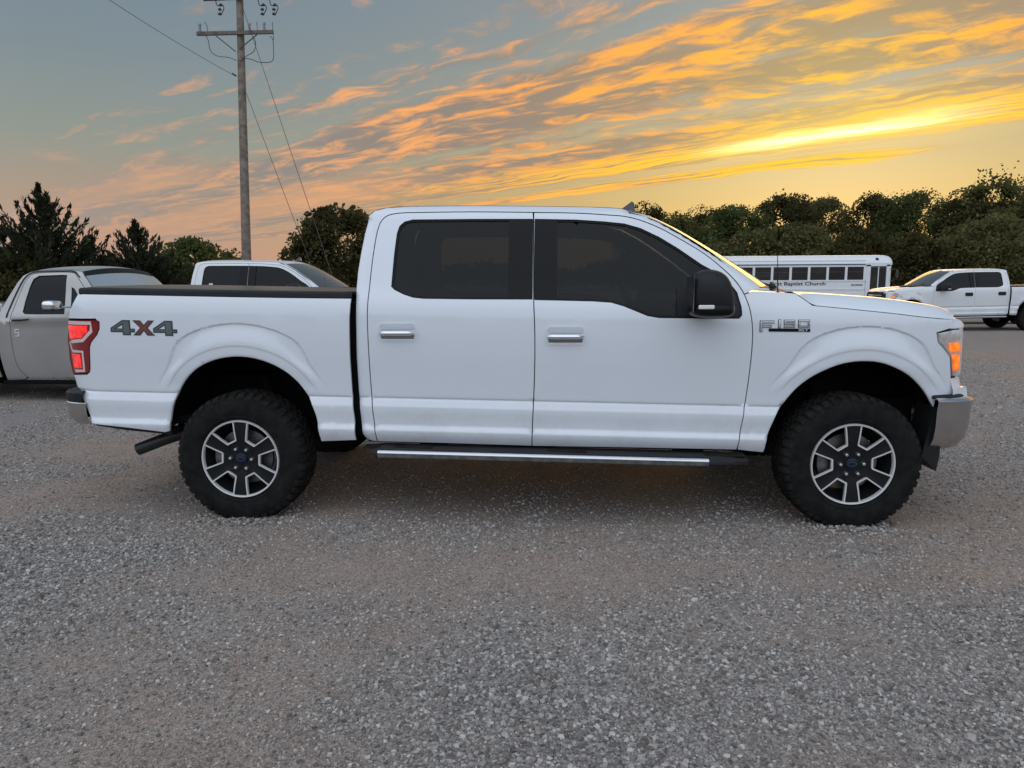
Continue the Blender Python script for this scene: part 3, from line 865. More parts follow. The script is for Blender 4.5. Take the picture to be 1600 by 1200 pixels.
# ------------------------------------------------------------------ wheel: spoked alloy with all-terrain tyre, outer face towards -y
def wheel_meshes():
    out = []
    # alloy: barrel, lip, spokes
    w = MB()
    w.lathe([(.232, .035), (.226, .06), (.20, .09), (.195, .20), (.225, .235)], 64)
    out.append(('barrel', 'barrel', w, None))
    lip = MB().lathe([(.2440, .030), (.2445, .016), (.241, .010), (.2335, .0115), (.2315, .018), (.231, .036)], 72)
    out.append(('lip', 'machined', lip, 40))
    faces = MB(); edges = MB()
    def arc(a): return (math.cos(a), math.sin(a))
    hub_r = .104
    for k in range(6):
        a = R(90+60*k)
        ca, sa = arc(a)
        def T(r, t, y): return (ca*r-sa*t, y, sa*r+ca*t)
        # dark spoke body: trapezoid with shallow dish
        sec = [(.030, .037, .042), (.075, .0385, .032), (.115, .0300, .024), (.17, .0360, .018), (.2325, .0435, .0165)]
        rows = []
        for r, hw, y in sec:
            rows.append([T(r, -hw, y+.045), T(r, -hw, y+.001), T(r, -hw*.55, y+.004), T(r, 0, y+.005), T(r, hw*.55, y+.004), T(r, hw, y+.001), T(r, hw, y+.045)])
        faces.grid(rows)
        # machined edge lines beside each spoke and across the root of the window
        for s in (-1, 1):
            line = [(.1125, .0315), (.17, .0380), (.2335, .0455)]
            rows = []
            for r, t in line:
                y = np.interp(r, [.115, .17, .2325], [.0225, .0165, .0145])
                rows.append([T(r, s*(t-.0045), y+.02), T(r, s*(t-.0045), y), T(r, s*(t+.0035), y), T(r, s*(t+.0035), y+.02)])
            edges.grid(rows)
        # root chamfer between this spoke and the next
        b = a+R(30); cb, sb = arc(b)
        def T2(r, t, y): return (cb*r-sb*t, y, sb*r+cb*t)
        r0 = .1155; hw = .0300
        rows = []
        for t in (-hw, 0, hw):
            rows.append([T2(r0-.0055, t, .043), T2(r0-.0055, t, .0225), T2(r0+.0045, t, .0225), T2(r0+.0045, t, .043)])
        edges.grid(rows)
        # web between hub and window root
        rows = []
        for r, q in ((.045, .026), (.112, .034)):
            rows.append([T2(r, -q, .032 if r > .1 else .036), T2(r, 0, .032 if r > .1 else .036), T2(r, q, .032 if r > .1 else .036)])
        faces.grid(rows)
    faces.lathe([(.0, .0365), (.045, .0365), (.10, .040)], 36)
    out.append(('spoke_face', 'wheel_dark', faces, 30))
    out.append(('spoke_edge', 'machined', edges, 30))
    cap = MB()
    n = 28
    vs = []; fs = []
    for i, (sx, y) in enumerate(((1.0, .038), (1.0, .028), (.86, .0255), (.0, .0245))):
        for k in range(n):
            q = 2*math.pi*k/n; vs.append((.036*sx*math.cos(q), y, .034*sx*math.sin(q)))
    for i in range(3):
        for k in range(n): fs.append((i*n+k, i*n+(k+1) % n, (i+1)*n+(k+1) % n, (i+1)*n+k))
    cap.add(vs, fs)
    out.append(('center_cap', 'cap_blue', cap, 40))
    oval = MB(); vs = []; fs = []
    for i, (a, bb) in enumerate(((.027, .0125), (.0245, .0105))):
        for k in range(n):
            q = 2*math.pi*k/n; vs.append((a*math.cos(q), .0238, bb*math.sin(q)))
    for k in range(n): fs.append((k, (k+1) % n, n+(k+1) % n, n+k))
    oval.add(vs, fs)
    out.append(('cap_emblem', 'badge_grey', oval, None))
    # lug nuts
    for k in range(6):
        a = R(60+60*k); c = (.0665*math.cos(a), 0, .0665*math.sin(a))
        nut = MB().lathe([(.0, .012), (.006, .0125), (.0095, .016), (.0105, .022), (.0125, .038)], 12, c)
        pocket = None
        out.append(('lug_nut', 'chrome', nut, 40))
    # brake disc and caliper seen through the windows
    out.append(('brake_disc', 'steel', MB().lathe([(.05, .10), (.172, .10), (.172, .125), (.05, .125)], 48), None))
    cal = MB()
    for q in range(7):
        pass
    rows = []
    for q in range(9):
        a = R(150+60*q/8)
        rows.append([(math.cos(a)*r, y, math.sin(a)*r) for r, y in ((.12, .075), (.185, .075), (.185, .14), (.12, .14), (.12, .075))])
    cal.grid(rows)
    out.append(('caliper', 'steel', cal, 40))
    return out


def tyre_meshes(R0=.409):
    t = MB()
    w = .288
    half = [(.243, .034), (.247, .020), (.262, .010), (.285, .003), (.312, .000), (.342, .002), (.366, .008), (.384, .019), (.394, .036), (.398, .058)]
    full = half+[(r, w-a) for r, a in reversed(half)]
    t.lathe(full, 96)
    # rim-protector and sidewall rings
    for r0 in (.268, .345):
        t.lathe([(r0-.004, .0065 if r0 < .3 else .0045), (r0, .0035 if r0 < .3 else .0020), (r0+.004, .0065 if r0 < .3 else .0050)], 72)
    b = MB()
    def block(a0, a1, y0, y1, r0, r1, skew=0.0, taper=.12):
        da = (a1-a0)*taper; dy = (y1-y0)*taper
        vs = []
        for r, e in ((r0, 0), (r1, 1)):
            for (a, y, sk) in ((a0+da*e, y0+dy*e, -skew), (a1-da*e, y0+dy*e, -skew), (a1-da*e, y1-dy*e, skew), (a0+da*e, y1-dy*e, skew)):
                vs.append((r*math.cos(a+sk), y, r*math.sin(a+sk)))
        b.add(vs, [(0, 1, 2, 3), (4, 7, 6, 5), (0, 4, 5, 1), (1, 5, 6, 2), (2, 6, 7, 3), (3, 7, 4, 0)])
    n = 46
    for k in range(n):
        a = 2*math.pi*k/n; s = 2*math.pi/n
        for row, (y0, y1, ph) in enumerate(((.060, .105, .0), (.110, .137, .5), (.142, .169, .0), (.174, .219, .5))):
            block(a+ph*s+.12*s, a+ph*s+.86*s, y0, y1, .392, R0, skew=.10*s*(1 if row % 2 else -1))
        # shoulder lugs wrap over on to the sidewall, alternately long and short
        for sd in (0, 1):
            ln = .356 if k % 2 else .370
            ps = []
            ys = [(ln, .0065), (.385, .0125), (.3995, .027), (R0-.001, .054)]
            if sd: ys = [(r, w-y) for r, y in ys]
            q0, q1 = a+.16*s, a+.80*s
            vs = []
            for r, y in ys:
                for q in (q0, q1): vs.append((r*math.cos(q), y, r*math.sin(q)))
            for r, y in ys:
                rr = r-.010; yy = y+(.012 if not sd else -.012)
                for q in (q0-.06*s, q1+.06*s): vs.append((rr*math.cos(q), yy, rr*math.sin(q)))
            fs = []
            for i in range(3):
                fs += [(2*i, 2*i+1, 2*i+3, 2*i+2), (2*i, 2*i+2, 8+2*i+2, 8+2*i), (2*i+1, 8+2*i+1, 8+2*i+3, 2*i+3)]
            fs += [(0, 8, 9, 1), (6, 7, 15, 14)]
            b.add(vs, fs)
    return t, b


WHEEL_PARTS = wheel_meshes()
TYRE, TREAD = tyre_meshes()
WHEEL_DATA = None


def add_wheel(root, x, y, z, side, spin=0.0, scale=1.0):
    """a wheel part with its sub-parts; mesh data shared between all wheels"""
    global WHEEL_DATA
    if WHEEL_DATA is None:
        WHEEL_DATA = []
        for nm, mt, mb, au in WHEEL_PARTS:
            o = mb.build(nm, mt, None, auto=au or 40); WHEEL_DATA.append((nm, o.data, None)); bpy.data.objects.remove(o)
        o = TYRE.build('tyre', 'rubber', None, smooth=True); WHEEL_DATA.append(('tyre', o.data, None)); bpy.data.objects.remove(o)
        o = TREAD.build('tread_block', 'tread_rubber', None); WHEEL_DATA.append(('tread', o.data, 'stuff')); bpy.data.objects.remove(o)
    base = bpy.data.objects.new('wheel', WHEEL_DATA[0][1]); COL.objects.link(base); base.parent = root
    base.location = (x, y, z); base.scale = (scale,)*3
    base.rotation_euler = (0, spin, 0 if side < 0 else math.pi)
    for nm, me, kd in WHEEL_DATA[1:]:
        c = bpy.data.objects.new(nm, me); COL.objects.link(c); c.parent = base
        if kd: c['kind'] = kd
    return base


# ------------------------------------------------------------------ crew-cab pickup builder
def build_pickup(name, loc, rz, paint, detail=True, handle='chrome', mirror='wide', glass='tinted_glass', fine=True, cover=True, lit=True):
    root = empty(name, loc, rz)
    st = .04 if fine else .09
    eg = .03 if fine else .06
    rows = ROWS if fine else (np.array([.49, .535, .556, .60, .67, .70, .742, .7525, .80]+list(np.arange(.88, 1.96, .08))), RAKE)
    kw = dict(step=st, rows=rows, edge=eg)
    gr = smooth_line(GAP_R, 3); gf = smooth_line(GAP_F, 3); gm = smooth_line(GAP_M, 3)
    i_hi = min(range(len(gf)), key=lambda i: math.hypot(gf[i][0]-1.187, gf[i][1]-1.378))
    bed_o = smooth_line(BED_TOP, 2)+BED_FRONT[::-1][1:-1]+[(-1.126, .500), (-1.345, .488)]+ARCH_RS[::-1][1:]+[(-2.318, .543)]+BED_BOT[::-1][1:]+BED_REAR2[::-1][1:]+[(-2.797, .905)]+[TAIL[i] for i in (8, 7, 6, 5, 4, 3, 2, 1)]+[(-2.690, 1.247)]+BED_REAR[::-1]
    rd_o = gr+gm[1:]+[(-.556, .484)]
    fd_o = gm[::-1]+gf[1:]+[(.604, .466)]
    cab_o = CAB_REAR+CAB_ROOF+APILLAR+[(1.245, 1.402)]+gf[i_hi::-1]+gr[::-1][1:]
    fen_o = FENDER_TOP+HEAD+NOSE+ARCH_FS[::-1]+[(1.335, .441), (1.178, .459)]+gf[-2:i_hi-1:-1]
    for s in (-1, 1):
        panel('bed_side', inset(bed_o, .003), WB_, s, paint, root, extra=arch_points(ARCH_RS, .025) if fine else None, **kw)
        panel('cab_side', inset(cab_o, .003), W_CAB, s, paint, root, **kw)
        panel('front_fender', inset(fen_o, .003), WB_, s, paint, root, extra=arch_points(ARCH_FS, .025) if fine else None, **kw)
        # doors, each with its glass, seals and handle
        for dn, do, win, hx, bp in (('rear_door', rd_o, WIN_R, (-.955, -.728, 1.214, 1.115), (-.185, -.040)), ('front_door', fd_o, WIN_F, (.039, .268, 1.193, 1.092), (-.028, .105))):
            door = panel(dn, inset(do, .003), W0, s, paint, root, holes=[win], **kw)
            # black seal around the opening
            ring = panel('window_seal', inset(win, -.001), W0, s, 'trim_seal', door, holes=[inset(win, .014)], step=st, off=-.006, flange=.010, edge=eg)
            x0, x1 = bp
            if dn == 'rear_door':
                g_o = [p for p in inset(win, .013) if p[0] < x0]+[]
                g_poly = clip_x(inset(win, .013), x1=x0); a_poly = [(-.0395 if p[0] > -.08 else p[0], p[1]) for p in clip_x(inset(win, .002), x0=x0)]
            else:
                g_poly = clip_x(inset(win, .013), x0=x1, x1=.862); a_poly = [(-.0315 if p[0] < .0 else p[0], p[1]) for p in clip_x(inset(win, .002), x1=x1)]
            panel('window_glass', g_poly, W0, s, glass, door, step=st*2, off=-.012, flange=0, edge=eg)
            panel('pillar_applique', a_poly, W0, s, 'black_gloss', door, step=st*2, off=.0015, flange=.012, edge=eg)
            if dn == 'front_door':
                # mirror sail ahead of the glass
                panel('quarter_glass', clip_z(clip_x(inset(win, .013), x0=.862), z0=1.43), W0, s, glass, door, step=st*2, off=-.0115, flange=0, edge=eg)
                panel('mirror_sail', clip_z(clip_x(inset(win, .013), x0=.80), z1=1.43), W0, s, 'black_plastic', door, step=st*2, off=-.004, flange=.006, edge=eg)
            make_handle(door, s, hx, handle, paint)
        # dark backing behind the shut lines
        for ln, wd in ((gr, .07), (gm, .07), (gf, .07)):
            panel('door_seal', ribbon(resample(ln, .05, False), wd), W0, s, 'black_matte', root, step=.2, off=-.030, flange=0, edge=.05)
        panel('bed_gap_shadow_panel' if False else 'bed_gap_shade_strip', ribbon([(-1.112, .52), (-1.118, .8), (-1.118, 1.33)], .09), W0, s, 'black_matte', root, step=.2, off=-.06, flange=0, edge=.1)  # black strip standing in for the shade in the cab-to-bed gap
        # fold-under of the sill
        sill = MB(); rowsx = []
        for x in np.linspace(-1.05, 1.33, 24):
            zb = float(np.interp(x, [-1.06, -.556, -.037, .604, 1.174, 1.35], [.50, .484, .472, .466, .459, .44]))
            w = float(W0(x, zb))
            rowsx.append([(x, s*(w-.004), zb+.004), (x, s*(w-.03), zb-.012), (x, s*(w-.12), zb-.012), (x, s*(w-.16), zb+.05)])
        sill.grid(rowsx).build('sill', 'black_matte', root, auto=40)
        # wheel-arch liners
        for arch in (ARCH_RS, ARCH_FS):
            rr = []
            for x, z in resample(arch, .06, False):
                w = float(WB_(np.array([x]), np.array([z]))[0])
                cx = -WB if x < 0 else WB
                rr.append([(x, s*(w-.012), z), (x+(x-cx)*.04, s*(w-.05), z+.02), (x+(x-cx)*.04, s*(w-.22), z+.03), (x, s*.48, z)])
            MB().grid(rr).build('wheel_liner', 'black_matte', root, smooth=True)
            pts = resample(arch, .06, False)
            MB().add([(x, s*.50, z) for x, z in pts]+[(pts[-1][0], s*.50, .42), (pts[0][0], s*.50, .42)], [tuple(range(len(pts)+2))]).build('wheel_house', 'black_matte', root)
        # tail lamp
        tl = panel('tail_light', inset(TAIL, .002), W0, s, 'lamp_red', root, step=.05, off=.004, flange=.02)
        if detail or True:
            panel('lamp_band', ribbon(smooth_sharp([(-2.915, 1.222), (-2.722, 1.222), (-2.722, 1.172), (-2.790, 1.116), (-2.905, 1.104)]), .021), W0, s, 'lamp_pink', tl, step=.05, off=.0065, flange=.004)
            panel('lamp_band', ribbon(smooth_sharp([(-2.925, 1.104), (-2.905, 1.045), (-2.805, 1.045), (-2.812, .926), (-2.905, .920)]), .019), W0, s, 'lamp_pink', tl, step=.05, off=.0065, flange=.004)
            panel('lamp_block', [(-2.922, 1.205), (-2.748, 1.206), (-2.750, 1.170), (-2.800, 1.132), (-2.918, 1.122)], W0, s, 'lamp_red_lit', tl, step=.05, off=.0060, flange=.004)
            panel('lamp_block', [(-2.918, 1.028), (-2.828, 1.028), (-2.832, .942), (-2.912, .938)], W0, s, 'lamp_red_lit', tl, step=.05, off=.0060, flange=.004)
        # head lamp: bright bowl, amber marker, clear cover
        hl = panel('headlight', inset(HEADL, .003), W0, s, 'lamp_clear', root, step=.05, off=-.012, flange=.02)
        panel('marker_lens', [(2.372, 1.092), (2.448, 1.094), (2.456, 1.046), (2.385, 1.040)], W0, s, 'amber_lit', hl, step=.05, off=-.006, flange=.006)
        panel('marker_lens', [(2.400, 1.022), (2.452, 1.026), (2.458, .932), (2.424, .925)], W0, s, 'amber_lit', hl, step=.05, off=-.006, flange=.006)
        panel('lamp_rim', ribbon([(2.292, 1.148), (2.30, 1.103), (2.345, 1.060), (2.396, 1.010), (2.416, .895)], .012), W0, s, 'chrome', hl, step=.05, off=-.002, flange=.006)
        panel('lamp_cover', inset(HEADL, .004), W0, s, 'lens_glass', hl, step=.05, off=.002, flange=0)
        # side step
        make_step(root, s)
        # door mirror
        make_mirror(root, s, mirror)
        # mud flap ahead of the front tyre, and behind
        MB().prism([(2.262, .420), (2.330, .352), (2.352, .330), (2.366, .42), (2.368, .70), (2.318, .72)], s*.93, s*.72).build('mud_flap', 'black_plastic', root)
        # wheels
        add_wheel(root, -WB, s*1.012, .3835, s, R(3)); add_wheel(root, WB, s*1.012, .3835, s, R(-2))
        # bed rail cap
        rr = []
        for x in np.linspace(-2.80, -1.115, 20):
            zt = float(np.interp(x, [p[0] for p in BED_TOP], [p[1] for p in BED_TOP]))
            rr.append([(x, s*.952, zt-.006), (x, s*.962, zt+.004), (x, s*.960, zt+.026), (x, s*.945, zt+.036), (x, s*.87, zt+.038), (x, s*.865, zt-.02)])
        MB().grid(rr).build('bed_rail_cap', 'black_plastic', root, auto=40)
    # roof
    ce = smooth_line(CAB_ROOF+[(.625, 1.861)], 3); rr = []
    for x, z in ce:
        w = float(W0(x, z)); bow = .05*sstep(.30, .62, x)-.015*sstep(-.9, -1.03, x)
        if x > .50: w -= .045*float(sstep(.50, .60, x))
        rr.append([(x+bow*(1-v*v), v*w, z+.034*(1-abs(v)**2.4)*(1 if x < .5 else 1-.4*float(sstep(.5, .62, x)))*float(sstep(-1.09, -.95, x)*.8+.2)) for v in np.linspace(-1, 1, 25)])
    MB().grid(rr).build('roof', paint, root, smooth=True)
    # windshield
    rr = []
    for i, (x, z) in enumerate(smooth_line(APILLAR, 3)):
        t = (1.861-z)/(1.861-1.417); w = float(W_CAB(np.array([x]), np.array([z]))[0])-.002
        rr.append([(x+(.085+.115*t)*(1-abs(v)**2.2), v*w, z+.020*(1-v*v)) for v in np.linspace(-1, 1, 21)])
    ws = MB().grid(rr).build('windshield', 'windshield_glass', root, smooth=True)
    # cowl and wipers
    MB().grid([[(1.302+.20*(1-abs(v)**2.2)-.02, v*.885, 1.422+.018*(1-v*v)) for v in np.linspace(-1, 1, 13)],
               [(1.44+.14*(1-abs(v)**2.2), v*.905, 1.388+.016*(1-v*v)) for v in np.linspace(-1, 1, 13)]]).build('cowl', 'black_plastic', root, smooth=True)
    for y0 in (-.62, .12):
        wp = MB().tube([(1.452, y0, 1.418), (1.40, y0+.25, 1.452), (1.375, y0+.52, 1.470)], .009, 6).tube([(1.455, y0, 1.395), (1.452, y0, 1.425)], .017, 8)
        wp.build('wiper', 'black_plastic', root, smooth=True)
    MB().tube([(1.395, -.78, 1.40), (1.392, -.775, 1.428), (1.385, -.77, 1.440)], [.016, .018, .008], 8).build('washer_nozzle', 'black_plastic', root, smooth=True)
    # hood
    fx = [p[0] for p in FENDER_TOP[2:]]; fz = [p[1] for p in FENDER_TOP[2:]]
    hx = [p[0] for p in HOOD]; hz = [p[1] for p in HOOD]
    rr = []
    for t in np.linspace(0, 1, 26):
        xe = 1.481+(2.384-1.481)*t; ze = float(np.interp(xe, fx, fz)); we = float(WB_(np.array([xe]), np.array([ze]))[0])
        xc = 1.52+(2.60-1.52)*t
        row = []
        for v in np.concatenate([-1+np.linspace(0, 1, 12)**1.5*.3, np.linspace(-.66, .66, 23), 1-np.linspace(1, 0, 12)**1.5*.3]):
            a = abs(v); x = xe+(xc-xe)*(1-a**2.4)
            xq = xe+(xc-xe)*(1-.85**2.4)*.5
            zc = float(np.interp(xq, hx, hz))
            q = min(1.0, max(0.0, (1-a)/.15))
            z = ze+(zc-ze)*(math.sin(q*math.pi/2)**.85)-.030*float(sstep(.80, .55, a))+.012*float(sstep(.5, .2, a))
            if t > .88: z -= .030*((t-.88)/.12)**2*(1-a**4)
            row.append((x, v*we, z+.001))
        rr.append(row)
    MB().grid(rr).build('hood', paint, root, smooth=True)
    # nose: grille shell, bars, lower fascia
    wrapl = [(2.452, -.868), (2.492, -.835), (2.522, -.775), (2.548, -.69)]
    for s in (-1, 1):
        sweep([(x, -s*y) if s > 0 else (x, y) for x, y in (wrapl if s < 0 else wrapl[::-1])], [(.0, .885), (.004, .93), (.004, 1.13), (.0, 1.172), (-.03, 1.178)], 'headlight_front', 'lamp_clear', root)
    full = [(2.376, -.912)]+wrapl+[(2.575, -.50), (2.598, -.25), (2.605, 0)]
    full = full+[(x, -y) for x, y in full[-2::-1]]
    sweep(full, [(-.002, 1.172), (.004, 1.178), (.002, 1.196), (-.012, 1.214), (-.05, 1.232), (-.12, 1.246)], 'header_panel', paint, root)
    for s in (-1, 1):
        sweep([(x, -s*y) if s > 0 else (x, y) for x, y in (([(2.405, -.905)]+wrapl) if s < 0 else ([(2.405, -.905)]+wrapl)[::-1])], [(.020, .765), (.020, .815), (.010, .84), (.0, .884)], 'bumper_corner', paint, root)
    plan = [(2.535, -.69), (2.575, -.50), (2.598, -.25), (2.605, 0)]
    plan = plan+[(x, -y) for x, y in plan[-2::-1]]
    sweep(plan, [(.0, .80), (.012, .84), (.015, .90), (.015, 1.16), (.0, 1.215), (-.03, 1.225)], 'grille_shell', 'black_plastic', root)
    for z in (.93, 1.02, 1.11):
        sweep([(x, y*.88) for x, y in plan], [(.012, z-.022), (.026, z-.018), (.026, z+.018), (.012, z+.022)], 'grille_bar', 'chrome', root)
    MB().box((2.64, 0, 1.02), (.02, .26, .11), bev=.008).build('emblem_plate', 'cap_blue', root)
    # front bumper
    fp = smooth_line([(2.305, -.985), (2.42, -.978), (2.505, -.940), (2.575, -.845), (2.625, -.68), (2.655, -.40), (2.665, 0)], 4)
    fp = fp+[(x, -y) for x, y in fp[-2::-1]]
    sweep(fp, [(-.05, .775), (-.012, .772), (.004, .758), (.002, .745), (-.004, .70), (-.008, .60), (-.022, .53), (-.055, .478), (-.085, .462)], 'front_bumper', 'chrome_bumper', root)
    sweep([(x-.012, y*.992) for x, y in fp], [(-.10, .792), (-.045, .788), (-.030, .776), (-.045, .766)], 'bumper_pad', 'black_plastic', root)
    for s in (-1, 1):
        MB().lathe([(.0, .0), (.045, .0), (.05, -.02)], 18, (2.60, s*.74, .62), axis='x').build('fog_lamp', 'lamp_clear', root)
    # rear: tailgate, bumper, cab back
    rp = []
    zz = [.80, .90, 1.10, 1.24, 1.34, 1.395]
    rows_t = []
    for z in zz:
        xr = float(np.interp(z, [.80, .9, 1.1, 1.24, 1.34, 1.395], [-2.905, -2.945, -2.952, -2.925, -2.865, -2.82]))
        w = float(W0(xr, z))-.004
        rows_t.append([(xr-.03*(1-abs(v)**6), v*w, z) for v in np.linspace(-1, 1, 21)])
    MB().grid(rows_t).build('tailgate', paint, root, smooth=True)
    bp = smooth_line([(-2.835, .968), (-2.905, .955), (-2.985, .90), (-3.02, .78), (-3.035, .4), (-3.04, 0)], 3)
    bp = bp+[(x, -y) for x, y in bp[-2::-1]]
    sweep(bp, [(-.12, .800), (-.01, .795), (.0, .785), (.0, .735), (-.004, .728)], 'bumper_step_pad', 'black_plastic', root)
    sweep([(x+(.02 if x > -2.86 else 0), y) for x, y in bp], [(-.004, .728), (.002, .722), (.000, .66), (-.010, .62), (-.04, .585)], 'rear_bumper', 'chrome_bumper', root)
    MB().box((-2.45, 0, .60), (.75, 1.70, .05)).box((-2.2, -.5, .62), (1.7, .09, .14)).box((-2.2, .5, .62), (1.7, .09, .14)).build('rear_frame', 'black_matte', root)
    MB().prism([(-2.80, .60), (-2.30, .548), (-2.30, .520), (-2.60, .548), (-2.78, .575)], -.93, -.80).build('lower_valance', 'black_plastic', root)
    crr = []
    for x, z in [(-1.085, .60)]+CAB_REAR[5:]+CAB_ROOF[:2]:
        w = float(W_CAB(np.array([x]), np.array([z]))[0])-.003
        crr.append([(x-.012*(1-abs(v)**4), v*w, z) for v in np.linspace(-1, 1, 15)])
    MB().grid(crr).build('cab_back', paint, root, smooth=True)
    MB().box((-1.112, 0, 1.62), (.02, 1.25, .34), (Vector((0, 1, 0)), R(6)), bev=.006).build('back_window', glass, root)
    # load cover and bed
    if cover:
        rr = []
        for x in np.linspace(-2.81, -1.10, 28):
            zt = float(np.interp(x, [p[0] for p in BED_TOP], [p[1] for p in BED_TOP]))+.040
            rr.append([(x, v*.945, zt+.010*(1-v*v)-(.012 if abs(v) > .98 else 0)) for v in np.linspace(-1, 1, 15)])
        MB().grid(rr).build('load_cover', 'vinyl', root, smooth=True)
    MB().box((-1.96, 0, .86), (1.62, 1.0, .02)).box((-1.15, 0, 1.08), (.02, 1.86, .5)).build('bed_floor', 'black_matte', root)
    MB().box((-1.13, -.90, 1.395), (.05, .06, .02)).build('cover_latch', 'black_plastic', root)
    # underbody
    ub = MB()
    ub.box((.1, 0, .60), (2.5, 1.5, .10)).box((1.85, 0, .80), (1.0, .95, .5)).box((0, -.47, .52), (4.6, .10, .15)).box((0, .47, .52), (4.6, .10, .15))
    ub.box((2.2, 0, .62), (.3, 1.2, .2)).box((-.3, .25, .47), (1.0, .35, .16), bev=.04).box((.85, 0, .47), (.5, .35, .18), bev=.05)
    ub.tube([(-WB, -.85, .385), (-WB, .85, .385)], .055, 12).lathe([(.0, -.13), (.11, -.10), (.155, 0), (.11, .10), (0, .13)], 16, (-WB, 0, .385)).tube([(-WB, 0, .40), (.8, 0, .50)], .045, 10)
    ub.tube([(WB, -.85, .40), (WB, .85, .40)], .05, 10).box((WB, 0, .46), (.4, .7, .22), bev=.04)
    ub.build('underbody', 'black_matte', root)
    for s in (-1, 1):
        sp = MB()
        pts = [(-WB-.62+i*.124, s*.55, .50-.10*math.sin(math.pi*i/10)) for i in range(11)]
        sp.tube(pts, .022, 6).tube([(-WB+.1, s*.58, .45), (-WB+.02, s*.60, .85)], .03, 8)
        sp.build('rear_spring', 'black_matte', root, smooth=True)
        MB().tube([(WB-.1, s*.55, .45), (WB-.06, s*.55, .95)], .05, 10).build('front_strut', 'black_matte', root, smooth=True)
    # exhaust
    ex = MB()
    outer = [(-2.607, -.80, .392), (-2.44, -.78, .455), (-2.30, -.74, .50), (-2.05, -.66, .53), (-1.55, -.60, .52)]
    ex.tube(outer, .039, 20, cap=False).tube(outer[:3], .035, 20, cap=False)
    ex.build('exhaust_pipe', 'tail_soot', root, smooth=True)
    # antennas
    MB().tube([(1.393, -.905, 1.335), (1.392, -.912, 1.352), (1.390, -.910, 1.378), (1.389, -.905, 1.395)], [.012, .017, .012, .006], 10).tube([(1.389, -.905, 1.39), (1.379, -.90, 1.62)], [.0035, .002], 6).build('mast_antenna', 'black_plastic', root, smooth=True)
    fin = MB()
    fin.add([(.54, -.028, 1.945), (.655, -.028, 1.936), (.655, .028, 1.936), (.54, .028, 1.945), (.60, 0, 1.985), (.632, -.006, 2.012), (.648, 0, 2.0), (.632, .006, 2.012)],
            [(0, 1, 5, 4), (3, 4, 7, 2), (1, 6, 5), (1, 2, 6), (2, 7, 6), (4, 5, 7), (5, 6, 7), (0, 4, 3), (0, 3, 2, 1)])
    fin.build('roof_antenna', 'dark_paint', root)
    # cabin: seats, dash, wheel, floor
    for x in (.30, -.62):
        for y in (-.42, .42):
            seat = MB().box((x, y, 1.02), (.52, .52, .16), bev=.05)
            seat.box((x-.27, y, 1.30), (.16, .50, .58), (Vector((0, 1, 0)), R(-12)), bev=.06).box((x-.34, y, 1.66), (.09, .27, .17), (Vector((0, 1, 0)), R(-8)), bev=.04)
            seat.build('seat', 'interior_light', root)
    MB().box((.95, 0, 1.22), (.42, 1.60, .26), bev=.06).build('dashboard', 'interior', root)
    MB().lathe([(.175, -.014), (.189, 0), (.175, .014), (.161, 0), (.175, -.014)], 28, (0, 0, 0), axis='x').box((0, 0, 0), (.02, .30, .05)).build('steering_wheel', 'interior', root, smooth=True)
    sw = [c for c in root.children if c.name.startswith('steering_wheel')][0]
    sw.location = (.66, .40, 1.30); sw.rotation_euler = (0, R(-22), 0)
    MB().box((0, 0, .70), (2.1, 1.70, .05)).build('cabin_floor', 'interior', root)
    MB().grid([[(x, v*(float(W0(x, 1.86))-.05), 1.865+.02*(1-v*v)) for v in np.linspace(-1, 1, 9)] for x in np.linspace(-1.0, .52, 8)]).build('headliner', 'interior_light', root, smooth=True)
    for s in (-1, 1):
        MB().grid([[(x, s*(float(W0(x, z))-.07), z) for x in np.linspace(-.98, 1.1, 8)] for z in (.72, .9, 1.1, 1.22)]).build('door_lining', 'interior', root, smooth=True)
    return root


def smooth_sharp(p): return [tuple(q) for q in p]


def clip_half(poly, f):
    """keep the part of the polygon where f(p) >= 0 (f linear)"""
    out = []
    for i in range(len(poly)):
        a, b = poly[i-1], poly[i]; fa, fb = f(a), f(b)
        if (fa >= 0) != (fb >= 0):
            t = fa/(fa-fb); out.append((a[0]+(b[0]-a[0])*t, a[1]+(b[1]-a[1])*t))
        if fb >= 0: out.append(tuple(b))
    return out


def clip_x(poly, x0=None, x1=None):
    if x0 is not None: poly = clip_half(poly, lambda p: p[0]-x0)
    if x1 is not None: poly = clip_half(poly, lambda p: x1-p[0])
    return poly


def clip_z(poly, z0=None, z1=None):
    if z0 is not None: poly = clip_half(poly, lambda p: p[1]-z0)
    if z1 is not None: poly = clip_half(poly, lambda p: z1-p[1])
    return poly


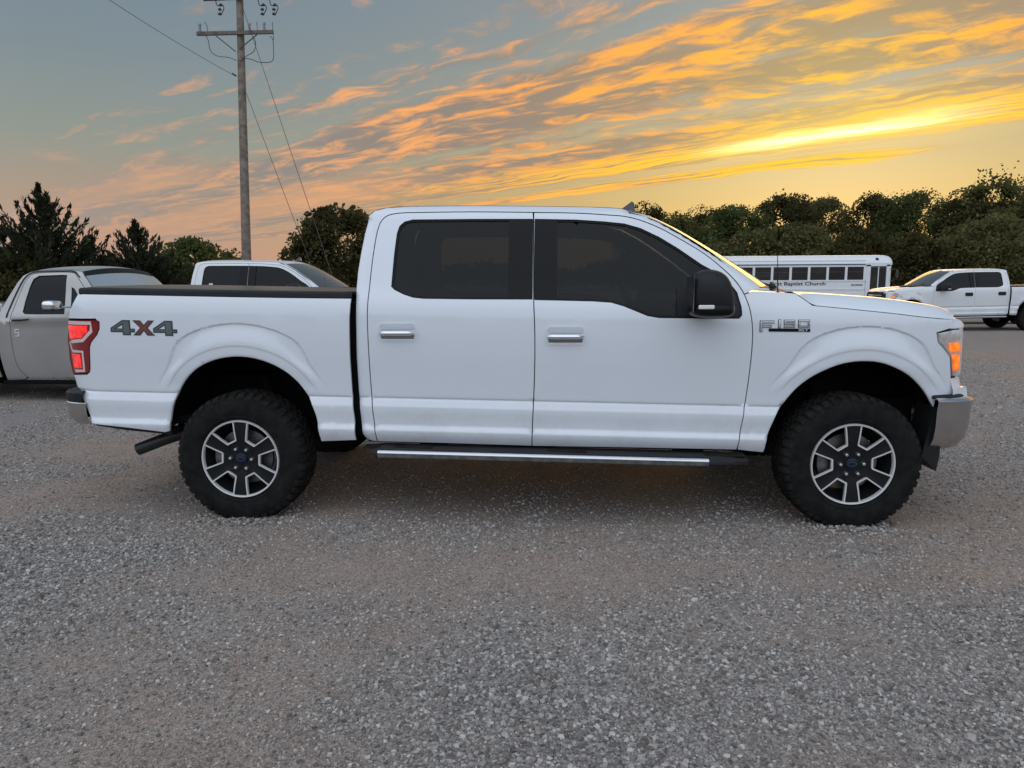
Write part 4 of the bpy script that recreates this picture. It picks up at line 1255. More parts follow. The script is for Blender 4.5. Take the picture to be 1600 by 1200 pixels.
def make_handle(door, s, hx, material, paint):
    x0, x1, z1, z0 = hx; zc = (z0+z1)/2; xc = (x0+x1)/2
    w = float(W0(xc, zc))
    h = MB()
    # recessed pocket surround
    rim = [(x0, z0+.02), (x0+.02, z0), (x1-.02, z0), (x1, z0+.02), (x1, z1-.02), (x1-.02, z1), (x0+.02, z1), (x0, z1-.02)]
    panel('handle_pocket', inset(rim, -.006), W0, s, paint if material == 'chrome' else material, door, holes=[inset(rim, .004)] if material == 'chrome' else [], step=.05, off=.0035, flange=.004)
    rows = []
    L = (x1-x0)*.90
    for t in np.linspace(0, 1, 15):
        x = x0+(x1-x0)*.05+L*t; e = min(1.0, math.sin(math.pi*min(max(t, .001), .999))*4.0)
        yo = s*(w+.014+.022*min(1, math.sin(math.pi*t)*2.2)); hh = .0145*(.55+.45*e)
        rows.append([(x, yo+s*.012*math.cos(q)*(.7+.3*e), zc-.004+hh*math.sin(q)) for q in np.linspace(0, 2*math.pi, 13)])
    h.grid(rows).build('handle', material, door, smooth=True)
    if material == 'chrome':
        panel('handle_plate', [(x0+.014, zc+.016), (x1-.014, zc+.016), (x1-.018, z1-.012), (x0+.018, z1-.012)], lambda x, z: W0(x, z)-.12*(np.asarray(z)-zc), s, 'chrome_soft', door, step=.05, off=.008, flange=.006)
        panel('handle_cup', [(x0+.016, z0+.010), (x1-.016, z0+.010), (x1-.012, zc-.012), (x0+.012, zc-.012)], lambda x, z: W0(x, z)+.22*(np.asarray(z)-zc), s, 'chrome_soft', door, step=.05, off=.010, flange=.004)


def make_step(root, s):
    xs = np.linspace(-1.005, 1.215, 40)
    def zc(x): return .4345-.0185*x
    def wid(x): return min(1.0, max(0.30, min((x+1.02)/.06, (1.235-x)/.17)))
    rows = []
    for x in xs:
        e = wid(x); z = zc(x)-.004; h = .029*(.6+.4*e)
        y1 = s*(1.095-.03*(1-e)); y0 = s*.925
        rows.append([(x, y0, z+h), (x, y1-s*.02, z+h), (x, y1, z+h*.35), (x, y1, z-h*.5), (x, y1-s*.03, z-h), (x, y0, z-h), (x, y0, z+h)])
    st = MB().grid(rows).build('side_step', 'black_plastic', root, auto=50)
    rows = []
    for x in np.linspace(-.958, .985, 24):
        z = zc(x)
        rows.append([(x, s*1.084, z+.0165), (x, s*1.094, z+.0145), (x, s*1.100, z+.008), (x, s*1.1015, z+.003)])
    MB().grid(rows).build('step_trim', 'chrome_badge', st, auto=60)
    MB().grid([[(x, s*1.1015, zc(x)+.003), (x, s*1.101, zc(x)-.022), (x, s*1.085, zc(x)-.032)] for x in np.linspace(-.958, .985, 24)]).build('step_band', 'steel', st, auto=50)
    for x in (-.65, .90):
        MB().box((x, s*.86, zc(x)+.035), (.17, .16, .05)).box((x, s*.70, .50), (.14, .4, .05)).build('step_bracket', 'black_matte', st)
    for x in np.linspace(-.85, 1.0, 3):
        MB().box((x, s*1.0, zc(x)+.0235), (.42, .10, .004)).build('step_pad', 'rubber', st)


def superell(c, size, n1=2.6, n2=2.6, nu=28, nv=16):
    rows = []
    sg = lambda v, p: math.copysign(abs(v)**p, v)
    for i in range(nv+1):
        a = -math.pi/2+math.pi*i/nv
        rows.append([(c[0]+size[0]*sg(math.cos(a), 2/n1)*sg(math.cos(q), 2/n2), c[1]+size[1]*sg(math.cos(a), 2/n1)*sg(math.sin(q), 2/n2), c[2]+size[2]*sg(math.sin(a), 2/n1)) for q in np.linspace(0, 2*math.pi, nu+1)])
    return rows


def make_mirror(root, s, kind):
    """large door mirror: domed cap, lower skirt, lamp strip, glass facing back"""
    cx, cy = .950, s*1.14
    if kind == 'tow': cy = s*1.22
    cap = MB()
    rows = superell((cx, cy, 1.385), (.120, .130, .134), 2.7, 2.8)
    # flatten the back face, lean the cap rearwards
    rows = [[(max(p[0], cx-.105)-(p[2]-1.385)*(.20 if p[0] > cx else .0), p[1], p[2]) for p in r] for r in rows]
    cap.grid(rows)
    m = cap.build('door_mirror', 'black_plastic', root, smooth=True)
    skirt = MB().grid([[(p[0]*1.0, p[1], p[2]) for p in r] for r in superell((cx+.006, cy, 1.300), (.122, .132, .046), 3.0, 3.0)])
    skirt.build('mirror_skirt', 'black_gloss', m, smooth=True)
    MB().box((cx-.045, cy+s*.128, 1.3165), (.085, .012, .022), bev=.004).build('turn_lamp', 'turn_white', m)
    MB().box((cx-.108, cy, 1.385), (.006, .205, .19), bev=.002).build('mirror_glass', 'mirror_glass', m)
    MB().box((cx-.01, s*1.0, 1.285), (.12, .18, .06), bev=.02).build('mirror_arm', 'black_plastic', m)


# ------------------------------------------------------------------ main truck
truck = build_pickup('pickup_truck', (0, 0, 0), 0.0, 'white_paint')
tag(truck, 'large white crew cab pickup with 4x4 badge and all-terrain tyres, side-on in the foreground', 'pickup truck', 'white crew cab pickups')


def truck_badges(root):
    four = [(0, .20), (0, .46), (.50, 1), (.82, 1), (.82, .42), (1, .42), (1, .20), (.82, .20), (.82, 0), (.50, 0), (.50, .20)]
    hole = [(.50, .42), (.50, .72), (.20, .42)]
    ex = [(0, 1), (.34, 1), (.52, .68), (.72, 1), (1, 1), (.68, .50), (1, 0), (.66, 0), (.50, .32), (.30, 0), (0, 0), (.34, .50)]
    x0, x1, zt, zb = -2.599, -2.187, 1.240, 1.152
    bd = empty('four_wheel_badge', (0, 0, 0)); bd.parent = root
    for ox, w, g, hl, mt in ((0, .36, four, [hole], 'badge_grey'), (.345, .31, ex, [], 'badge_red'), (.645, .355, four, [hole], 'badge_grey')):
        T = lambda p: (x0+(x1-x0)*(ox+p[0]*w), zb+(zt-zb)*p[1]-RAKE*(x1-x0)*(ox+p[0]*w))
        o = [T(p) for p in g]; hs = [[T(p) for p in h] for h in hl]
        panel('badge_outline', inset(o, -.002), W0, -1, 'badge_dark', bd, holes=[inset(h, .002) for h in hs], step=.1, off=.0015, flange=.001, edge=.05)
        panel('badge_face', inset(o, .0065), W0, -1, mt, bd, holes=[inset(h, -.005) for h in hs], step=.1, off=.0025, flange=.001, edge=.05)
    # fender badge: tall letter, numerals, black bar with trim letters
    fb = empty('fender_badge', (0, 0, 0)); fb.parent = root
    yf = lambda x, z: -(WB_(np.atleast_1d(x), np.atleast_1d(z))+.004)
    panel('badge_bar', [(1.322, 1.184), (1.556, 1.1815), (1.556, 1.163), (1.322, 1.1655)], WB_, -1, 'black_gloss', fb, step=.1, off=.003, flange=.003, edge=.05)
    def strokes(nm, x0, z0, w, h, t, segs):
        for k_, (ax, az, bx, bz) in enumerate(segs):
            p0 = (x0+ax*w, z0+az*h); p1 = (x0+bx*w, z0+bz*h)
            lo = (min(p0[0], p1[0])-t/2, min(p0[1], p1[1])-t/2); hi = (max(p0[0], p1[0])+t/2, max(p0[1], p1[1])+t/2)
            e_ = .0032  # margin of the dark border plate round each badge stroke
            panel('badge_border', [(lo[0]-e_, lo[1]-e_), (hi[0]+e_, lo[1]-e_), (hi[0]+e_, hi[1]+e_), (lo[0]-e_, hi[1]+e_)], WB_, -1, 'badge_dark', fb, step=.1, off=.0025+.0001*k_, flange=.002, edge=.05)
            panel(nm, [(lo[0], lo[1]), (hi[0], lo[1]), (hi[0], hi[1]), (lo[0], hi[1])], WB_, -1, 'chrome_badge', fb, step=.1, off=.0055+.0001*k_, flange=.003, edge=.05)
    strokes('badge_letter', 1.278, 1.171, .066, .050, .0100, [(0, 0, 0, 1), (.17, 1, 1, 1), (.17, .5, .78, .5)])
    strokes('badge_numeral', 1.372, 1.193, .020, .034, .0100, [(.5, 0, .5, 1)])
    strokes('badge_numeral', 1.412, 1.193, .052, .034, .0062, [(0, 1, 1, 1), (0, .6, 0, .9), (0, .53, 1, .53), (1, .1, 1, .43), (0, 0, 1, 0)])
    strokes('badge_numeral', 1.492, 1.193, .055, .034, .0062, [(0, .3, 0, .7), (1, .3, 1, .7), (0, 1, 1, 1), (0, 0, 1, 0)])
    lettering('badge_letters', 'XLT', 1.488, 1.167, .056, .012, yf, 'paper_white', fb, .01)


truck_badges(truck)

# ------------------------------------------------------------------ two more crew cabs
t2 = build_pickup('pickup_truck', (-5.38, 8.40, float(slope_z(0, 8))-.02), 0.0, 'white_paint_old', fine=False, mirror='tow', handle='black_plastic', glass='dark_glass')
tag(t2, 'white crew cab pickup seen only above the bed of the foreground truck', 'pickup truck', 'white crew cab pickups')
MB().box((-.70, -.93, 1.47), (.07, .006, .10)).build('window_sticker', 'paper_white', t2)
t3 = build_pickup('pickup_truck', (13.25, 18.95, float(slope_z(0, 18))), math.pi, 'white_paint_old', fine=False, handle='black_plastic', glass='dark_glass')
tag(t3, 'white crew cab pickup facing left on the gravel at the far right', 'pickup truck', 'white crew cab pickups')


# ------------------------------------------------------------------ old primer-grey pickup at the left
def build_old_pickup():
    root = empty('pickup_truck', (.16, 4.20, 0))
    tag(root, 'old bare grey single cab pickup with chrome door mirror at the left edge', 'pickup truck')
    pz = pchip([.10, .24, .40, .70, .98, 1.08, 1.15, 1.35, 1.52, 1.58, 1.62, 1.66], [.80, .86, .90, .935, .950, .940, .915, .85, .795, .765, .72, .62])
    cab_x = -6.10
    def Wo(x, z):
        x = np.asarray(x, float)
        w = pz(z)
        w = w+.012*np.exp(-((np.asarray(z)-1.0)/.03)**2)
        return w-.05*np.clip((x+4.2)/.6, 0, 1.2)**2
    cab_r = [(-6.93, .26), (-6.95, .55), (-6.93, .95), (-6.88, 1.15), (-6.80, 1.32), (-6.72, 1.47), (-6.66, 1.56), (-6.58, 1.61)]
    roof = [(-6.45, 1.632), (-6.15, 1.638), (-6.02, 1.630), (-5.92, 1.61)]
    apil = [(-5.83, 1.52), (-5.70, 1.36), (-5.55, 1.18), (-5.47, 1.10)]
    gap = [(-6.66, .30), (-6.74, .42), (-6.77, .60), (-6.76, .95), (-6.73, 1.12), (-6.68, 1.30), (-6.62, 1.48), (-6.56, 1.565), (-6.46, 1.595), (-6.2, 1.605), (-6.04, 1.598), (-5.97, 1.565), (-5.85, 1.42), (-5.69, 1.22), (-5.62, 1.10), (-5.60, .80), (-5.63, .30)]
    win = [(-6.60, 1.12), (-6.585, 1.25), (-6.55, 1.42), (-6.515, 1.52), (-6.45, 1.562), (-6.15, 1.570), (-6.09, 1.567), (-6.06, 1.09), (-6.40, 1.088), (-6.57, 1.092)]
    vent = [(-6.01, 1.42), (-5.97, 1.40), (-5.79, 1.14), (-5.82, 1.11), (-5.985, 1.10)]
    gs = smooth_line(gap, 3)
    arch = smooth_line([(-5.00, .28), (-4.98, .52), (-4.86, .68), (-4.62, .76), (-4.38, .68), (-4.26, .52), (-4.24, .28)], 4)
    archr = smooth_line([(-8.55, .28), (-8.53, .52), (-8.41, .68), (-8.17, .76), (-7.93, .68), (-7.81, .52), (-7.79, .28)], 4)
    P = 'primer_paint'
    for s in (-1, 1):
        kw = dict(step=.08, edge=.05)
        panel('cab_side', inset(cab_r+roof+apil+[(-5.58, 1.085)]+gs[::-1][11:]+[(-6.70, .27)], .003), Wo, s, P, root, **kw)
        door = panel('door', inset(gs, .004), Wo, s, P, root, holes=[win, vent], **kw)
        panel('window_glass', inset(win, -.004), Wo, s, 'dark_glass', door, step=.2, off=-.012, flange=0, edge=.06)
        panel('vent_glass', inset(vent, -.004), Wo, s, 'dark_glass', door, step=.2, off=-.012, flange=0, edge=.06)
        panel('drip_rail', ribbon(smooth_line([(-6.80, 1.05), (-6.76, 1.20), (-6.69, 1.40), (-6.61, 1.56), (-6.50, 1.612), (-6.2, 1.620), (-6.02, 1.612), (-5.92, 1.54)], 3), .014), Wo, s, 'black_plastic', root, step=.2, off=.008, flange=.012, edge=.06)
        panel('door_seal', ribbon(resample(gs, .08, False), .06), Wo, s, 'black_matte', root, step=.2, off=-.025, flange=0, edge=.08)
        panel('front_fender', inset([(-5.57, 1.09), (-5.38, 1.085), (-4.6, 1.06), (-3.95, 1.02), (-3.86, .95), (-3.86, .40)]+arch[::-1]+[(-5.62, .28), (-5.595, .80)], .004), Wo, s, P, root, **kw)
        panel('bed_side', inset([(-9.05, .40), (-9.05, 1.20), (-7.06, 1.215), (-7.03, .95), (-7.04, .60), (-6.99, .30)]+archr[::-1]+[(-8.7, .30)], .004), Wo, s, P, root, **kw)
        MB().tube([(-5.96, s*.96, 1.18), (-6.02, s*1.10, 1.18)], .012, 8).build('mirror_arm', 'chrome', root)
        hd = MB().tube([(-6.70, s*.985, 1.018), (-6.60, s*1.0, 1.02), (-6.53, s*.99, 1.025), (-6.50, s*.965, 1.03)], [.012, .013, .010, .008], 8); hd.build('handle', 'black_plastic', door, smooth=True)
        mr = MB().grid(superell((-6.05, s*1.15, 1.205), (.085, .105, .062), 3.4, 3.0)).build('door_mirror', 'chrome', root, smooth=True)
        MB().box((-6.05, s*1.15, 1.150), (.15, .19, .012), bev=.004).build('mirror_base', 'black_plastic', mr)
        add_wheel(root, -4.62, s*.86, .34, s, .3, .86); add_wheel(root, -8.17, s*.86, .34, s, .7, .86)
        for a in (arch, archr):
            MB().grid([[(x, s*.90, z), (x, s*.45, z)] for x, z in a]).build('wheel_liner', 'black_matte', root, smooth=True)
        MB().box((-6.1, s*.88, .24), (1.7, .06, .05)).build('sill_trim', 'black_matte', root)
    # emblem on the door corner
    em = MB()
    yv = -float(Wo(-6.68, .86))-.004
    for bx, bz, bw, bh in ((-6.68, .905, .055, .010), (-6.703, .88, .010, .05), (-6.68, .865, .055, .010), (-6.66, .85, .010, .03), (-6.68, .825, .055, .010)):
        em.box((bx, yv, bz), (bw, .008, bh))
    em.build('door_emblem', 'paper_white', root)
    rr = []
    for x, z in smooth_line([(-6.66, 1.56), (-6.58, 1.61)]+roof, 3):
        w = float(Wo(x, z))
        rr.append([(x+.05*(1-v*v)*float(sstep(-6.2, -5.8, x)), v*w, z+.055*(1-abs(v)**2.2)) for v in np.linspace(-1, 1, 19)])
    MB().grid(rr).build('roof', P, root, smooth=True)
    rr = []
    for x, z in smooth_line([(-5.92, 1.61)]+apil, 3):
        w = float(Wo(x, z))-.02; t = (1.61-z)/.5
        rr.append([(x+(.05+.10*t)*(1-abs(v)**2), v*w, z+.05*(1-v*v)*(1-t)) for v in np.linspace(-1, 1, 15)])
    ws = MB().grid(rr).build('windshield', 'windshield_glass', root, smooth=True)
    MB().grid([[(rr[0][j][0]+.004, rr[0][j][1], rr[0][j][2]+.004) for j in range(15)], [(rr[2][j][0]+.004, rr[2][j][1], rr[2][j][2]+.003) for j in range(15)]]).build('windshield_seal', 'trim_seal', ws, smooth=True)
    MB().grid([[(x, v*(float(Wo(x, 1.06))-.005), z+.06*(1-abs(v)**3)) for v in np.linspace(-1, 1, 15)] for x, z in ((-5.42, 1.085), (-5.0, 1.075), (-4.5, 1.06), (-4.0, 1.02), (-3.88, .98))]).build('hood', P, root, smooth=True)
    MB().box((-3.88, 0, .72), (.06, 1.7, .42), bev=.02).build('grille', 'chrome', root)
    MB().box((-3.80, 0, .46), (.12, 1.86, .14), bev=.04).build('front_bumper', 'chrome', root)
    rr = [[(x, v*(float(Wo(x, z))-.004), z) for v in np.linspace(-1, 1, 9)] for x, z in cab_r]
    MB().grid(rr).build('cab_back', P, root, smooth=True)
    MB().box((-8.05, 0, .62), (1.95, 1.5, .04)).box((-7.08, 0, .9), (.03, 1.8, .58)).box((-9.04, 0, .85), (.04, 1.84, .68)).build('bed_floor', P, root)
    MB().box((-6.4, 0, .32), (4.9, .9, .12)).build('underbody', 'black_matte', root)
    MB().box((-6.35, 0, .85), (.5, 1.4, .16), bev=.05).box((-6.62, 0, 1.05), (.16, 1.4, .5), (Vector((0, 1, 0)), R(-10)), bev=.05).build('bench_seat', 'interior', root)
    MB().box((-5.62, 0, 1.0), (.3, 1.5, .2), bev=.05).build('dashboard', 'interior', root)
    MB().box((-6.96, -.86, 1.17), (.12, .05, .10), bev=.01).build('bed_clamp', 'chrome', root)
    return root


build_old_pickup()


# ------------------------------------------------------------------ bus
def build_bus():
    zg = float(slope_z(0, 30))
    root = empty('bus', (0, 0, zg))
    tag(root, 'long white church bus with dark windows parked before the trees', 'bus')
    X1 = 16.30; X0 = 6.4; Y0 = 30.0; WD = 2.4
    zt = 2.93
    # body shell: cross-section lofted along the length with a rounded front cap
    def sect(inset_=0.0, drop=0.0):
        h = WD/2-inset_
        pts = [(-h, .45), (-h, 2.45), (-h+.03, 2.60), (-h+.12, 2.76-drop*.5), (-h+.32, 2.88-drop), (-h+.7, 2.925-drop), (0, 2.94-drop)]
        return pts+[(-y, z) for y, z in pts[-2::-1]]
    rows = []
    for x, i_, d_ in ((X0, .0, .0), (X1-.5, .0, .0), (X1-.22, .01, .01), (X1-.08, .04, .05), (X1-.02, .10, .12)):
        rows.append([(x, Y0+WD/2+y, z) for y, z in sect(i_, d_)])
    roofrows = [[p for p in r if p[2] > 2.30] for r in rows]
    MB().grid(roofrows).build('roof', 'bus_white', root, auto=50)
    # side walls
    def wallbox(nm, x0, x1, z0, z1, y=Y0, t=.05, m='bus_white'):
        return MB().box(((x0+x1)/2, y+t/2, (z0+z1)/2), (x1-x0, t, z1-z0)).build(nm, m, root)
    for yy in (Y0+.002, Y0+WD-.052):
        wallbox('lower_wall', X0, 15.02, .45, 1.74, yy); wallbox('upper_wall', X0, 15.02, 2.36, 2.50, yy)
    pitch = .868
    xs = [14.98-pitch*k for k in range(11)]
    for k, x in enumerate(xs[:-1]):
        w = pitch-.11
        for yy, sgn in ((Y0, 1), (Y0+WD, -1)):
            win = MB().box((x-pitch/2, yy+sgn*.035, 2.05), (w, .02, .62)).build('window', 'bus_window', root)
            MB().box((x-pitch/2, yy+sgn*.022, 2.12), (w, .012, .025)).build('window_bar', 'bus_trim', win)
            MB().box((x-.0, yy+sgn*.025, 2.05), (.112, .05, .622)).build('window_post', 'bus_white', root)
    # rails
    for z, m, h in ((1.70, 'bus_white', .05), (1.30, 'bus_white', .05), (.80, 'bus_trim', .04), (2.475, 'bus_trim', .045), (2.66, 'bus_white', .02)):
        MB().box(((X0+15.0)/2, Y0-.012 if z < 2.6 else Y0+.03, z), (15.0-X0, .02, h)).build('rub_rail', m, root)
    # entry door at the front
    MB().box((15.14, Y0+.025, 1.45), (.20, .05, 2.0)).build('door_post', 'bus_white', root)
    for cx in (15.42, 15.80):
        leaf = MB().box((cx, Y0+.03, 1.40), (.34, .03, 1.90)).build('door_leaf', 'bus_trim', root)
        MB().box((cx, Y0+.012, 1.45), (.27, .008, 1.70)).build('door_glass', 'bus_window', leaf)
    MB().box((15.61, Y0+.02, 1.40), (.035, .05, 1.90)).build('door_center_post', 'bus_white', root)
    MB().box((16.08, Y0+.025, 1.45), (.20, .05, 2.0)).build('door_post', 'bus_white', root)
    MB().box((15.6, Y0+.025, 2.46), (1.1, .05, .16)).build('door_header', 'bus_white', root)
    # front face
    MB().box((16.15, Y0+WD/2, 1.0), (.10, WD-.12, 1.1), bev=.03).build('front_panel', 'bus_white', root)
    MB().box((16.17, Y0+WD/2, 2.0), (.06, WD-.3, .85), bev=.02).build('windshield', 'bus_window', root)
    MB().box((16.30, Y0+WD/2, .62), (.14, WD, .24), bev=.04).build('front_bumper', 'bus_trim', root)
    MB().box((X0+.02, Y0+WD/2, 1.6), (.04, WD-.05, 2.3)).build('rear_wall', 'bus_white', root)
    MB().box(((X0+X1)/2, Y0+WD/2, .60), (X1-X0-.2, WD-.2, .10)).build('floor_pan', 'bus_trim', root)
    mr = MB().tube([(16.14, Y0-.02, 2.25), (16.35, Y0-.20, 2.22), (16.38, Y0-.22, 1.75), (16.16, Y0-.03, 1.68)], .018, 6)
    mo = mr.build('mirror_arm', 'bus_trim', root, smooth=True)
    MB().box((16.37, Y0-.22, 2.0), (.08, .18, .36), bev=.03).build('mirror_head', 'bus_trim', mo)
    MB().lathe([(0, 0), (.07, .0), (.09, .05)], 14, (15.55, Y0+.06, 2.70)).build('marker_light', 'bus_trim', root)
    for x in (14.4, 8.6):
        for yy, s in ((Y0+.03, -1), (Y0+WD-.03, 1)): add_wheel(root, x, yy, .47, s, .2, 1.22)
    MB().box((14.45, Y0-.012, 1.50), (.16, .012, .045)).build('turn_signal', 'bus_trim', root)
    yfn = lambda x, z: np.full(np.shape(x), Y0-.006)
    lettering('side_lettering', 'First Baptist Church', 10.55, 1.44, 2.62, .215, yfn, 'letter_black', root, .02)
    lettering('fleet_number', 'BUS', 14.62, 1.47, .0001+.36, .07, yfn, 'letter_black', root, .02) if False else None
    MB().box((14.73, Y0-.006, 1.50), (.34, .008, .05)).build('side_plate', 'bus_trim', root)
    return root


build_bus()


# ------------------------------------------------------------------ small cars that peek out
def build_car(loc, rz, paint, label):
    root = empty('parked_car', loc, rz)
    tag(root, label, 'car')
    st = [(-2.25, .60, .55, .80), (-2.15, .80, .40, .92), (-1.6, .88, .32, .98), (-.9, .90, .30, .97), (.3, .90, .30, .96), (1.0, .90, .30, .95), (1.7, .88, .32, .88), (2.15, .80, .38, .76), (2.28, .60, .45, .66)]
    rows = []
    for x, w, zb, zt in st:
        rows.append([(x, -w+.05, zb), (x, -w, zb+.12), (x, -w, zt-.12), (x, -w+.06, zt), (x, 0, zt+.04), (x, w-.06, zt), (x, w, zt-.12), (x, w, zb+.12), (x, w-.05, zb), (x, 0, zb)])
    MB().grid(rows).build('body', paint, root, smooth=True)
    gh = []
    for x, w, z in ((-1.75, .74, .97), (-1.15, .62, 1.36), (-.3, .60, 1.43), (.35, .62, 1.40), (1.15, .76, .95)):
        gh.append([(x, -.80, .93), (x, -w, z), (x, 0, z+.02), (x, w, z), (x, .80, .93)])
    MB().grid(gh).build('glasshouse', 'bus_window', root, smooth=True)
    MB().grid([[(x, v*w, z+.012+.02*(1-v*v)) for v in (-1, -.5, 0, .5, 1)] for x, w, z in ((-1.15, .62, 1.36), (-.7, .61, 1.415), (-.3, .60, 1.43), (.0, .61, 1.42), (.35, .62, 1.40))]).build('roof', paint, root, smooth=True)
    for x in (-1.35, 1.38):
        for s in (-1, 1): add_wheel(root, x, s*.90, .31, s, .1, .79)
    for s in (-1, 1):
        MB().box((2.16, s*.62, .70), (.14, .28, .10), bev=.03).build('headlight', 'lamp_clear', root)
        MB().box((.80, s*.98, 1.0), (.14, .16, .11), bev=.04).build('door_mirror', paint, root)
    return root


build_car((-6.15, 12.9, float(slope_z(0, 12.9))), math.pi, 'blue_paint', 'dark blue car just showing between the grey pickup and the white one')
build_car((16.0, 23.0, float(slope_z(0, 23))), math.pi, 'white_paint_old', 'white car peeking out between the bus front and the white pickup')
build_car((-2.70, 11.5, float(slope_z(0, 11.5))), 0.0, 'silver_paint', 'pale blue-grey car glimpsed behind the cab of the foreground truck')


# ------------------------------------------------------------------ pixel-free placement: depth along the view for far things
def at(px, py, depth):
    d = fw+(px-800)/1109.0*rt2-(py-600)/1109.0*up2
    return np.array(CAM_POS)+depth*d


# ------------------------------------------------------------------ utility pole
def build_pole():
    D = 24.0
    base = at(386.5, 455, D); top = at(373.5, -40, D)
    zb = float(slope_z(0, base[1]))
    k = (zb-base[2])/(top[2]-base[2]); base = base+(top-base)*k
    root = empty('utility_pole', tuple(base)); 
    tag(root, 'tall weathered wooden utility pole with two crossarms behind the pickups', 'utility pole')
    L = lambda p: tuple(np.array(p)-base)
    mb = MB(); n = 14
    pts = [base+(top-base)*t for t in np.linspace(0, 1, n)]
    mb.tube([L(p) for p in pts], [.165-.055*t for t in np.linspace(0, 1, n)], 16)
    mb.build('pole', 'weathered_wood', root, smooth=True)
    def arm(a, b, th=.055):
        a = np.array(L(a)); b = np.array(L(b)); m = (a+b)/2; v = b-a; ln = np.linalg.norm(v)
        rot = Vector(v).to_track_quat('X', 'Z').to_matrix()
        return MB().box(m, (ln, .09, .12), rot, bev=.01).build('crossarm', 'arm_wood', root)
    off = fw*.18
    l0, l1 = at(311, 57, D)-off, at(430, 54, D)-off
    u0, u1 = at(321, 3, D)-off, at(437, -2, D)-off
    arm(l0, l1); arm(u0, u1)
    def wire(pts, r=.012, nm='jumper_wire', m='wire'):
        return MB().tube([L(p) for p in pts], r, 6).build(nm, m, root, smooth=True)
    pl = lambda x, y: at(x, y, D)-off*.9
    # braces from the lower arm to the pole
    for q in ((341, 60, 371, 84), (404, 58, 377, 80)):
        MB().tube([L(pl(q[0], q[1])), L(pl(q[2], q[3]))], .018, 6).build('brace', 'wire', root)
    # looping jumper leads
    wire([pl(*p) for p in smooth_line([(325, 60), (329, 68), (331, 80), (337, 88), (347, 92), (360, 93), (372, 98)], 3)])
    wire([pl(*p) for p in smooth_line([(397, 60), (401, 66), (402, 76), (398, 85), (388, 91), (380, 97)], 3)])
    wire([pl(*p) for p in smooth_line([(424, 60), (429, 66), (430, 82), (430, 94), (426, 100), (416, 101), (405, 100), (395, 96), (385, 95), (378, 99)], 3)])
    wire([pl(*p) for p in ((323, 38), (327, 45), (328, 60))], .010); wire([pl(*p) for p in ((404, 38), (405, 55))], .010); wire([pl(*p) for p in ((428, 38), (430, 66))], .010)
    # standing cut-outs on the lower arm
    for x, y in ((316, 47), (393, 46), (416, 45)):
        b = np.array(L(pl(x, y+7)))
        st = MB()
        st.lathe([(.02, 0), (.055, .0), (.06, .04), (.035, .06), (.06, .08), (.035, .11), (.06, .13), (.035, .16), (.055, .19), (.055, .26), (.02, .28)], 12, tuple(b), axis='z')
        st.build('insulator', 'porcelain', root, smooth=True)
        MB().box((b[0], b[1], b[2]-.02), (.22, .07, .07)).build('insulator_base', 'wire', root)
    # hanging bell insulators below the upper arm
    for x in (345, 411, 429):
        hk = wire([pl(*p) for p in smooth_line([(x-5, 4), (x-3, 12), (x+2, 13), (x+6, 12), (x+8, 17), (x+5, 24), (x+3, 28)], 2)], .016, 'hook')
        for dy in (12, 19, 26):
            p = np.array(L(pl(x+1.5 if dy > 15 else x+3, dy)))
            MB().lathe([(.0, .055), (.03, .05), (.06, .02), (.062, -.015), (.03, -.03), (.0, -.03)], 10, tuple(p), axis='z').build('bell', 'bus_trim', hk, smooth=True)
    # service wire bracket
    wire([pl(366, 118), pl(372, 122)], .03, 'bracket')
    return base, top


POLE_BASE, POLE_TOP = build_pole()


def span(name, a, b, sag, r, label, cat='wire', m='wire', group=None):
    pts = []
    for t in np.linspace(0, 1, 16):
        p = a+(b-a)*t; p = p.copy(); p[2] -= sag*4*t*(1-t); pts.append(tuple(p))
    mb = MB().tube(pts, r, 6)
    return tag(mb.build(name, m, None, smooth=True), label, cat, group)


span('overhead_wire', at(366, 118, 23.85), at(60, -75, 17.0), .10, .007, 'thin overhead wire running from the pole to the upper left corner')
gx = at(547, 452, 22.0); gx[2] = float(slope_z(0, gx[1]))
guy = span('guy_wire', at(378, 8, 23.9), gx, 0.0, .0095, 'upper guy wire slanting from the pole top down to the right', group='guy wires')
gd = (np.array(gx)-at(378, 8, 23.9))
q0 = np.array(gx)-gd*.075; q1 = np.array(gx)-gd*.003
sl = MB().tube([tuple(q0), tuple(q1)], .026, 8).build('guard_sleeve', 'guard_yellow', guy, smooth=True)
gx2 = at(522, 440, 23.5); gx2[2] = float(slope_z(0, gx2[1]))
span('guy_wire', at(382, 138, 23.9), gx2, 0.0, .009, 'lower guy wire slanting from mid pole down to the right', group='guy wires')


# ------------------------------------------------------------------ trees
def leaf_mat(name, a, b, trans=.25):
    m = bpy.data.materials.new(name); m.use_nodes = True
    nt = m.node_tree; nt.nodes.clear(); g = G(nt)
    geo = g.n('ShaderNodeNewGeometry')
    c = g.mix(geo.outputs['Random Per Island'], a, b)
    n = g.noise(geo.outputs['Position'], .9, 3.0, .6)
    c = g.mix(g.ss(n, .35, .65), c, tuple(x*.62 for x in a))
    df = g.n('ShaderNodeBsdfDiffuse'); g.l(c, df.inputs[0])
    tl = g.n('ShaderNodeBsdfTranslucent'); g.l(c, tl.inputs[0])
    mx = g.n('ShaderNodeMixShader'); mx.inputs[0].default_value = trans
    g.l(df.outputs[0], mx.inputs[1]); g.l(tl.outputs[0], mx.inputs[2])
    o = g.n('ShaderNodeOutputMaterial'); g.l(mx.outputs[0], o.inputs[0])
    MATS[name] = m


